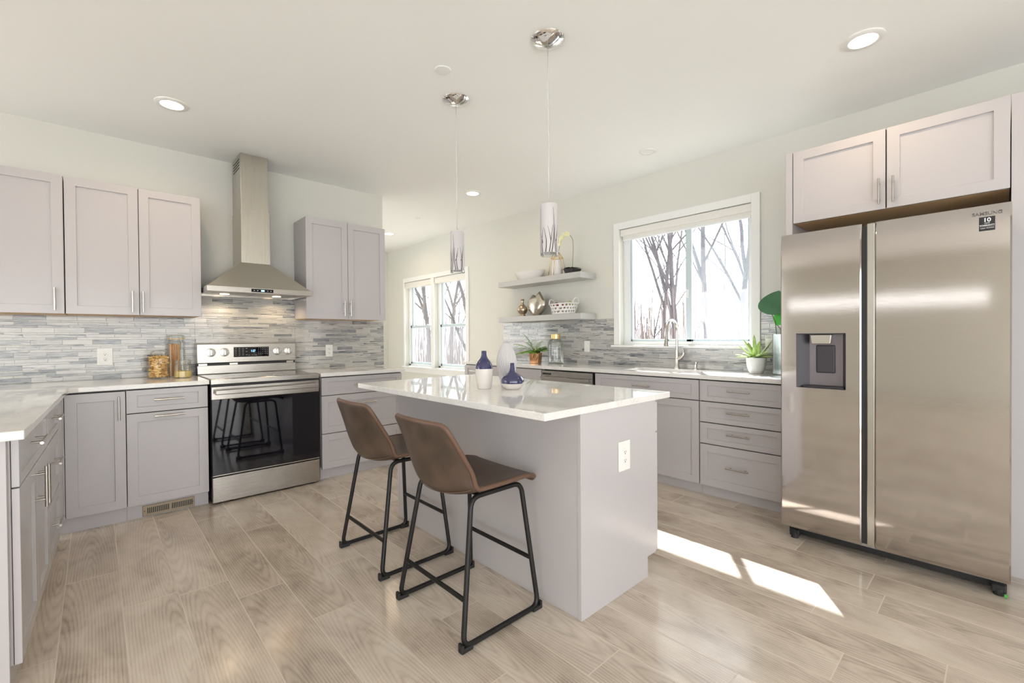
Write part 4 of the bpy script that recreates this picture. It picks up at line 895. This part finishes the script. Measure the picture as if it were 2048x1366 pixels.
# wire lantern and its inner vase
t = thing('wire_lantern', 'gold wire cage lantern on the upper shelf', 'lantern', (3.765, 3.335, ZU))
mb = MB(); HB, HS, ZS = .095, .055, .20
def sq(h, z): return [(h, h, z), (-h, h, z), (-h, -h, z), (h, -h, z)]
mb.tube(sq(HB, .004), .0035, 6, closed=True); mb.build('base_ring', MT['gold'], t, smooth=0)
mb = MB()
def hexr(r, z): return [(r * math.cos(a), r * math.sin(a), z) for a in [PI / 3 * k + .3 for k in range(6)]]
for a, b, c in zip(hexr(.098, .004), hexr(.066, .20), hexr(.022, .262)): mb.tube([a, b, c], .0034, 6)
mb.tube(hexr(.066, .20), .0034, 6, closed=True); mb.tube(hexr(.022, .262), .003, 6, closed=True); mb.tube([(.018 * math.cos(a), 0, .275 + .018 * math.sin(a)) for a in [2 * PI * k / 14 for k in range(14)]], .0025, 6, closed=True)
mb.build('wire_cage', MT['gold'], t, smooth=0)
tag(MB().lathe([(0, 0), (.052, 0), (.056, .01), (.057, .10), (.052, .165), (.050, .178), (.046, .178), (.048, .16), (0, .15)], 84, rib=14, ribd=.03).build('candle_holder', MT['porcelain'], None, smooth=0), 'white textured candle holder standing inside the gold wire lantern', 'candle holder').location = (3.765, 3.335, ZU + .0005)
# orchid
t = thing('potted_orchid', 'pale yellow orchid in a black dish on the upper shelf', 'orchid', (3.765, 3.118, ZU))
loft(MB(), [rsq(.05, .012, 0), rsq(.058, .013, .004), rsq(.072, .016, .055), rsq(.066, .016, .055), rsq(.05, .012, .03)]).build('pot', MT['blackpot'], t, smooth=40)
MB().lathe([(0, .050), (.055, .048)], 24).build('soil', MT['soil'], t)
mb = MB()
for k, (dx, dy, L_) in enumerate(((-.75, .8, .13), (.3, .9, .13), (-.5, -.7, .12), (.5, -.6, .10), (-.8, .3, .12))): mb.leaf((0, 0, .05), (dx, dy, .55), (0, 0, 1), L_, .05, .55, .12)
mb.build('leaf', MT['leafdark'], t, smooth=0)
arc = [(0, 0, .05), (-.002, -.008, .16), (-.004, -.018, .28), (-.008, -.014, .37), (-.012, .02, .425), (-.016, .075, .435), (-.022, .12, .40), (-.028, .15, .34), (-.03, .165, .27)]
MB().tube(fillet(arc, .05), .0024, 6).build('stem', MT['stem'], t, smooth=0)
mb = MB(); rg = random.Random(4); fa = fillet(arc, .05)
for k, q in enumerate((.56, .61, .66, .71, .76, .81, .86, .90, .94, .97)):
    c = Vector(fa[int(q * (len(fa) - 1))]); nrm = Vector((-.8, rg.uniform(-.4, .4), rg.uniform(-.1, .5))).normalized(); e1 = nrm.orthogonal().normalized(); e2 = nrm.cross(e1)
    sz = .036 if q < .85 else .024
    for p in range(5):
        a = 2 * PI * p / 5 + rg.random(); d = e1 * math.cos(a) + e2 * math.sin(a) + nrm * .25
        mb.leaf(c + nrm * .006, d, nrm, sz, sz * .75, -.2, .05, 4)
mb.build('blossom', MT['petal'], t, smooth=0)
# lower shelf
t = tag(MB().lathe([(0, 0), (.040, 0), (.042, .006), (.032, .022), (.030, .028), (.052, .048), (.0615, .075), (.0615, .09), (.05, .118), (.028, .138), (.018, .152), (.0155, .18), (.021, .203), (.026, .208), (.022, .209), (.013, .19), (0, .18)], 40).build('bronze_vase', MT['bronze'], None, smooth=0), 'small bronze patterned vase with flared neck on the lower shelf', 'vase'); t.location = (3.76, 3.885, ZL)
def heart(u, v):
    a = 2 * PI * u; pr = [(.0, 0.045), (.02, .06), (.07, .115), (.12, .140), (.17, .135), (.21, .10), (.245, .055)]
    f = v * (len(pr) - 1); i = min(int(f), len(pr) - 2); k = f - i; k = k * k * (3 - 2 * k) * .5 + k * .5
    z = pr[i][0] * (1 - k) + pr[i + 1][0] * k; w = pr[i][1] * (1 - k) + pr[i + 1][1] * k
    y = w * math.cos(a); x = (.030 + .035 * math.sin(PI * min(1, v * .9))) * math.sin(a) * (.6 + .4 * (1 - v))
    if v > .82: q = (v - .82) / .18; c_ = math.cos(a); z += (.034 * max(0, -c_) ** 1.5 + .006 * max(0, c_) - .022 * (1 - abs(c_))) * q
    return (x, y, z)
mb = MB(); mb.grid(heart, 48, 26, closed_u=True); mb.lathe([(0, .001), (.03, .001)], 20, sy=1.4)
t = tag(mb.build('silver_vase', MT['silver'], None, smooth=0, solid=.004), 'flat rounded hammered silver vase with dipped rim on the lower shelf', 'vase'); t.location = (3.785, 3.675, ZL)
# lattice basket and fruit
BK = (3.765, 3.243, ZL)
t = thing('lattice_basket', 'white openwork oval basket holding fruit on the lower shelf', 'basket', BK)
def bsk(u, v):
    a = 2 * PI * u; k = .80 + .20 * v; ex = 2.6
    c, s_ = math.cos(a), math.sin(a)
    return (.082 * k * math.copysign(abs(c) ** (2 / ex), c), .178 * k * math.copysign(abs(s_) ** (2 / ex), s_), .004 + .112 * v)
NU = 84
mb = MB(); mb.grid(bsk, NU, 14, closed_u=True, skip=lambda i, j: 1 <= j <= 11 and ((j - 1) % 4 in (1, 2) or False) and ((i + (2 if ((j - 1) // 4) % 2 else 0)) % 4 in (0, 1))); mb.build('basket_wall', MT['porcelain'], t, smooth=40, solid=.005)
mb = MB(); mb._face([mb.bm.verts.new(bsk(k / NU, 0)) for k in range(NU)]); mb.build('basket_floor', MT['porcelain'], t, solid=.005)
mb = MB(); mb.tube([Vector(bsk(k / NU, 1)) for k in range(NU)], .006, 8, closed=True); mb.build('rim', MT['porcelain'], t, smooth=0)
for s in (-1, 1):
    MB().tube([(.05 * math.cos(a), s * (.165 + .012 * math.sin(a)), .11 + .062 * math.sin(a)) for a in [PI * k / 14 for k in range(15)]], .0065, 8).build('handle', MT['porcelain'], t, smooth=0)
for nm, lab, dy, dx, z, r_, m_ in (('apple', 'red apple nearest the silver vase in the white basket', .095, -.012, .104, .036, 'apple'), ('apple', 'red apple in the middle of the white basket', .015, .010, .100, .036, 'apple'), ('green_pear', 'green fruit by the far handle of the white basket', -.085, .0, .106, .036, 'pear')):
    f = thing(nm, lab, 'fruit', (BK[0] + dx, BK[1] + dy, BK[2] + z)); MB().lathe([(0, -r_ * .80), (r_ * .35, -r_ * .86), (r_ * .75, -r_ * .62), (r_ * .98, -.08 * r_), (r_ * .96, r_ * .3), (r_ * .7, r_ * .72), (r_ * .35, r_ * .86), (0, r_ * .72)], 24).build('flesh', MT[m_], f, smooth=0); MB().tube([(0, 0, r_ * .7), (.004, 0, r_ * 1.1)], .0014, 6).build('stem', MT['soil'], f)

# ------------------------------------------------------------------ things on the window counter
t = thing('copper_pot', 'square copper pot with a tan ribbon holding a green fern', 'planter', (3.575, 3.49, ZT), .35)
loft(MB(), [rsq(.047, .008, 0), rsq(.05, .009, .003), rsq(.057, .010, .118), rsq(.054, .010, .118), rsq(.046, .008, .01)]).build('copper_shell', MT['copper'], t, smooth=40)
MB().lathe([(0, .02), (.036, .02), (.05, .125), (.053, .138), (.047, .138), (.04, .11), (0, .105)], 28).build('inner_pot', MT['blackpot'], t, smooth=40)
mb = MB(); mb.tube([(-.058, -.02, .12), (-.066, -.03, .155), (-.062, -.02, .19)], .004, 6); mb.tube([(-.0605, -.025, .13), (-.0665, -.045, .10), (-.064, -.03, .05)], .0055, 6); mb.tube([(-.0605, -.022, .13), (-.064, .0, .10), (-.062, .008, .065)], .0045, 6); mb.build('ribbon', MT['twine'], t, smooth=0)
mb = MB(); rg = random.Random(12)
for k in range(22):
    a = 2 * PI * k / 22 + rg.uniform(-.15, .15); L_ = rg.uniform(.15, .235) * (.58 if math.sin(a + .35) < -.2 else 1.08); el = rg.uniform(.30, 1.25); d = Vector((math.cos(a) * math.cos(el), math.sin(a) * math.cos(el), math.sin(el)))
    prev = Vector((.01 * math.cos(a), .01 * math.sin(a), .12)); n_ = 14; v = d.copy(); pts = [prev.copy()]
    for q in range(n_):
        v = (v + Vector((0, 0, -.06))).normalized(); prev = prev + v * (L_ / n_); pts.append(prev.copy())
        sd = v.cross(Vector((0, 0, 1))).normalized(); w_ = .052 * math.sin(PI * (q + 1.5) / (n_ + 2)) ** .8 + .006
        for s in (-1, 1): mb.leaf(prev, sd * s + v * .5, Vector((0, 0, 1)), w_, .0155, .25, .1, 3)
    mb.tube(pts, .0013, 5)
mb.build('fern', MT['leaf'], t, smooth=0)
t = thing('glass_bottle', 'large clear glass bottle with gold lid on the window counter', 'bottle', (3.70, 3.305, ZT))
MB().lathe([(0, .001), (.078, 0), (.086, .006), (.087, .02), (.087, .20), (.082, .232), (.066, .255), (.052, .266), (.049, .272), (.049, .285)], 44).build('glass_body', MT['clear'], t, smooth=50)
MB().lathe([(0, .322), (.050, .322), (.053, .319), (.053, .272), (.050, .270), (.0, .272)], 36).build('gold_lid', MT['gold'], t, smooth=40)
t = thing('potted_succulent', 'agave-like succulent in a pale round pot beside the sink window', 'plant', (3.725, 1.277, ZT))
MB().lathe([(0, 0), (.043, 0), (.047, .003), (.060, .035), (.068, .07), (.0705, .105), (.0705, .122), (.066, .122), (.065, .105), (0, .10)], 40).build('pot', MT['concrete'], t, smooth=40)
MB().lathe([(0, .112), (.066, .110)], 24).build('soil', MT['soil'], t)
mb = MB(); m2 = MB(); rg = random.Random(21); sh_ = lambda t: (.55 + .9 * t) * (1 - t) ** .55 * 1.1 if t < 1 else 0
for k in range(20):
    a = k * 2.399; el = 1.05 - .92 * (k / 19) ** .7; L_ = .10 + .055 * rg.random() + (.03 if k < 4 else 0)
    d = Vector((math.cos(a) * math.cos(el), math.sin(a) * math.cos(el), math.sin(el)))
    (m2 if k % 3 == 2 else mb).leaf((.012 * math.cos(a), .012 * math.sin(a), .115), d, (0, 0, 1), L_, .044, -.1 if el > .6 else .10, .18, 7, sh_)
mb.leaf((0, 0, .115), (-.02, .10, 1), (-1, 0, 0), .185, .034, .05, .2, 8, sh_)
mb.build('leaf', MT['succ'], t, smooth=0, solid=.004); m2.build('pale_leaf', MT['succ2'], t, smooth=0, solid=.004)
t = thing('crackle_vase', 'clear crackle glass vase between succulent and refrigerator', 'vase', (3.745, 1.085, ZT))
loft(MB(), [rsq(.062, .008, 0), rsq(.068, .01, .004), rsq(.068, .01, .30), rsq(.062, .008, .30), rsq(.06, .008, .012)]).build('glass', MT['crackle'], t, smooth=30)
t = thing('leaf_stems', 'big green leaf stems standing in the crackle glass vase', 'plant', (3.745, 1.085, ZT))
def big(mat_, stem, tip, size, wid, up, nm='leaf'):
    s_ = MB().tube(fillet(stem, .08), .0032, 6).build('stem', MT['stem'], t, smooth=0)
    mb = MB(); sh2 = lambda q: 2.05 * (q + .012) ** .45 * max(0.0, 1 - q) ** .8
    mb.leaf(stem[-1], tip, up, size, wid, .12, .10, 10, sh2); mb.build(nm, MT[mat_], s_, smooth=0)
big('monstera', [(0, .02, .012), (-.01, .045, .20), (-.02, .06, .40), (-.01, .085, .445)], (.1, -.15, .95), .195, .245, (-1, .25, .2))
big('leafnew', [(0, -.01, .012), (-.02, .02, .18), (-.03, .02, .34), (-.02, .055, .375)], (-.1, -.55, .75), .15, .11, (-.9, .35, .1))
big('monstera', [(.02, -.02, .012), (.01, -.02, .2), (.0, .0, .36)], (.0, -.1, 1), .15, .09, (-1, 0, .2))

# ------------------------------------------------------------------ outdoors
struct(MB().box(4.3, 120, -60, 140, -1.6, -1.5).build('ground', MT['ground']), 'bare winter ground outside')
mb = MB(); rg = random.Random(2)
def hillf(u, v): a = u * 150 - 40; return (58 + 22 * v, a, -1.5 + 7.5 * math.sin(PI / 2 * v) * (.55 + .25 * math.sin(a * .06 + 1) + .2 * math.sin(a * .17)))
struct(mb.grid(hillf, 60, 8).build('hill', MT['hill'], None, smooth=0), 'hazy wooded hillside far outside')
def tree(label, x, y, h, r, lean, seed, m_='bark', forks=2, dens=1.0, group='bare winter trees outside'):
    rg = random.Random(seed); t = thing('bare_tree', label, 'tree', (x, y, -1.5), 0, group)
    tr = MB(); br = MB(); tips = []
    def limb(mb, p, d, L_, r0, r1, lev, wob):
        n = max(3, int(L_ / .45)); pts = [p.copy()]; rs = [r0]; d = d.normalized()
        for k in range(n):
            d = (d + Vector((rg.uniform(-wob, wob), rg.uniform(-wob, wob), rg.uniform(-wob * .5, wob * .7)))).normalized(); p = p + d * (L_ / n); pts.append(p.copy()); rs.append(r0 + (r1 - r0) * (k + 1) / n)
        mb.tube(pts, rs, 7 if lev == 0 else (5 if lev < 2 else 4), cap=False)
        if lev < 4:
            nb = int({0: 10, 1: 6, 2: 5, 3: 2}[lev] * dens) or 1
            for k in range(nb):
                q = rg.uniform(.24 if lev == 0 else .15, .98); i = min(len(pts) - 2, int(q * (len(pts) - 1))); dd = (pts[i + 1] - pts[i]).normalized(); a = rg.uniform(0, 2 * PI); o1 = dd.orthogonal().normalized(); o2 = dd.cross(o1)
                nd = dd * rg.uniform(.55, .9) + (o1 * math.cos(a) + o2 * math.sin(a)) * rg.uniform(.45, .9) + Vector((0, 0, .25))
                rr = rs[i] * rg.uniform(.35, .6); limb(br, pts[i], nd, L_ * rg.uniform(.32, .55), rr, rr * .3, lev + 1, wob * 1.25)
        return pts
    tp = limb(tr, Vector((0, 0, -.05)), Vector((lean[0], lean[1], 1)), h, r, r * .22, 0, .05)
    if forks: limb(tr, tp[int(len(tp) * .34)], Vector((lean[0] - .1, lean[1] + .22, 1)), h * .55, r * .6, r * .12, 0, .08)
    tr.build('trunk', MT[m_], t, smooth=0); br.build('branches', MT[m_], t, smooth=0)
    return t
tree('leaning thin dark tree at the left of the sink window', 14.0, 7.70, 10.5, .08, (-.02, .03), 31, 'bark', 1, .8)
tree('thick dark trunk beside the window mullion of the sink window', 10.0, 5.07, 8, .085, (.0, .01), 17, 'bark', 1, .9)
tree('tall pale tree in the middle of the right sash of the sink window', 20.0, 9.02, 15, .145, (.0, .0), 44, 'barkpale', 1, .9)
tree('forked tree toward the right of the right sash of the sink window', 27.0, 10.5, 19, .19, (.0, -.02), 52, 'barkpale', 1, .9)
tree('slender tree at the far right of the sink window', 46.0, 16.25, 27, .17, (.0, -.02), 61, 'barkpale', 0, .8)
tree('branchy tree seen through the left of the paired windows', 13.0, 20.5, 10, .15, (0, .0), 71, 'bark', 1, 1.0)
tree('tree seen through the upper right of the paired windows', 9.5, 12.27, 8, .135, (.02, .02), 83, 'bark', 1, 1.0)
tree('thin sapling low in the left sash of the sink window', 7.2, 4.31, 4, .025, (.05, .12), 91, 'bark', 0, .8)
tree('curved sapling by the left frame of the sink window', 12.2, 7.45, 5.0, .034, (.0, -.16), 95, 'bark', 0, .8)
tree('distant tree behind the left sash trees', 44, 23.1, 22, .16, (0, 0), 97, 'barkpale', 1, .8)
tree('distant tree behind the paired windows', 26, 37, 16, .2, (0, 0), 98, 'barkpale', 1, .8)
mb = MB(); rg = random.Random(6)
for k in range(1500):
    q = rg.uniform(0, 1); d = rg.uniform(10, 27); a = math.radians(rg.uniform(12, 72)); x, y = d * math.cos(a), d * math.sin(a)
    if x < 7: continue
    hgt = rg.uniform(1.6, 4.2); mb.tube([(x, y, -1.5), (x + rg.uniform(-.3, .3), y + rg.uniform(-.3, .3), -1.5 + hgt)], [.024, .010], 4, cap=False)
tag(mb.build('undergrowth', MT['brush'], None), 'brown twiggy undergrowth on the ground outside the windows', 'undergrowth', None, 'stuff')
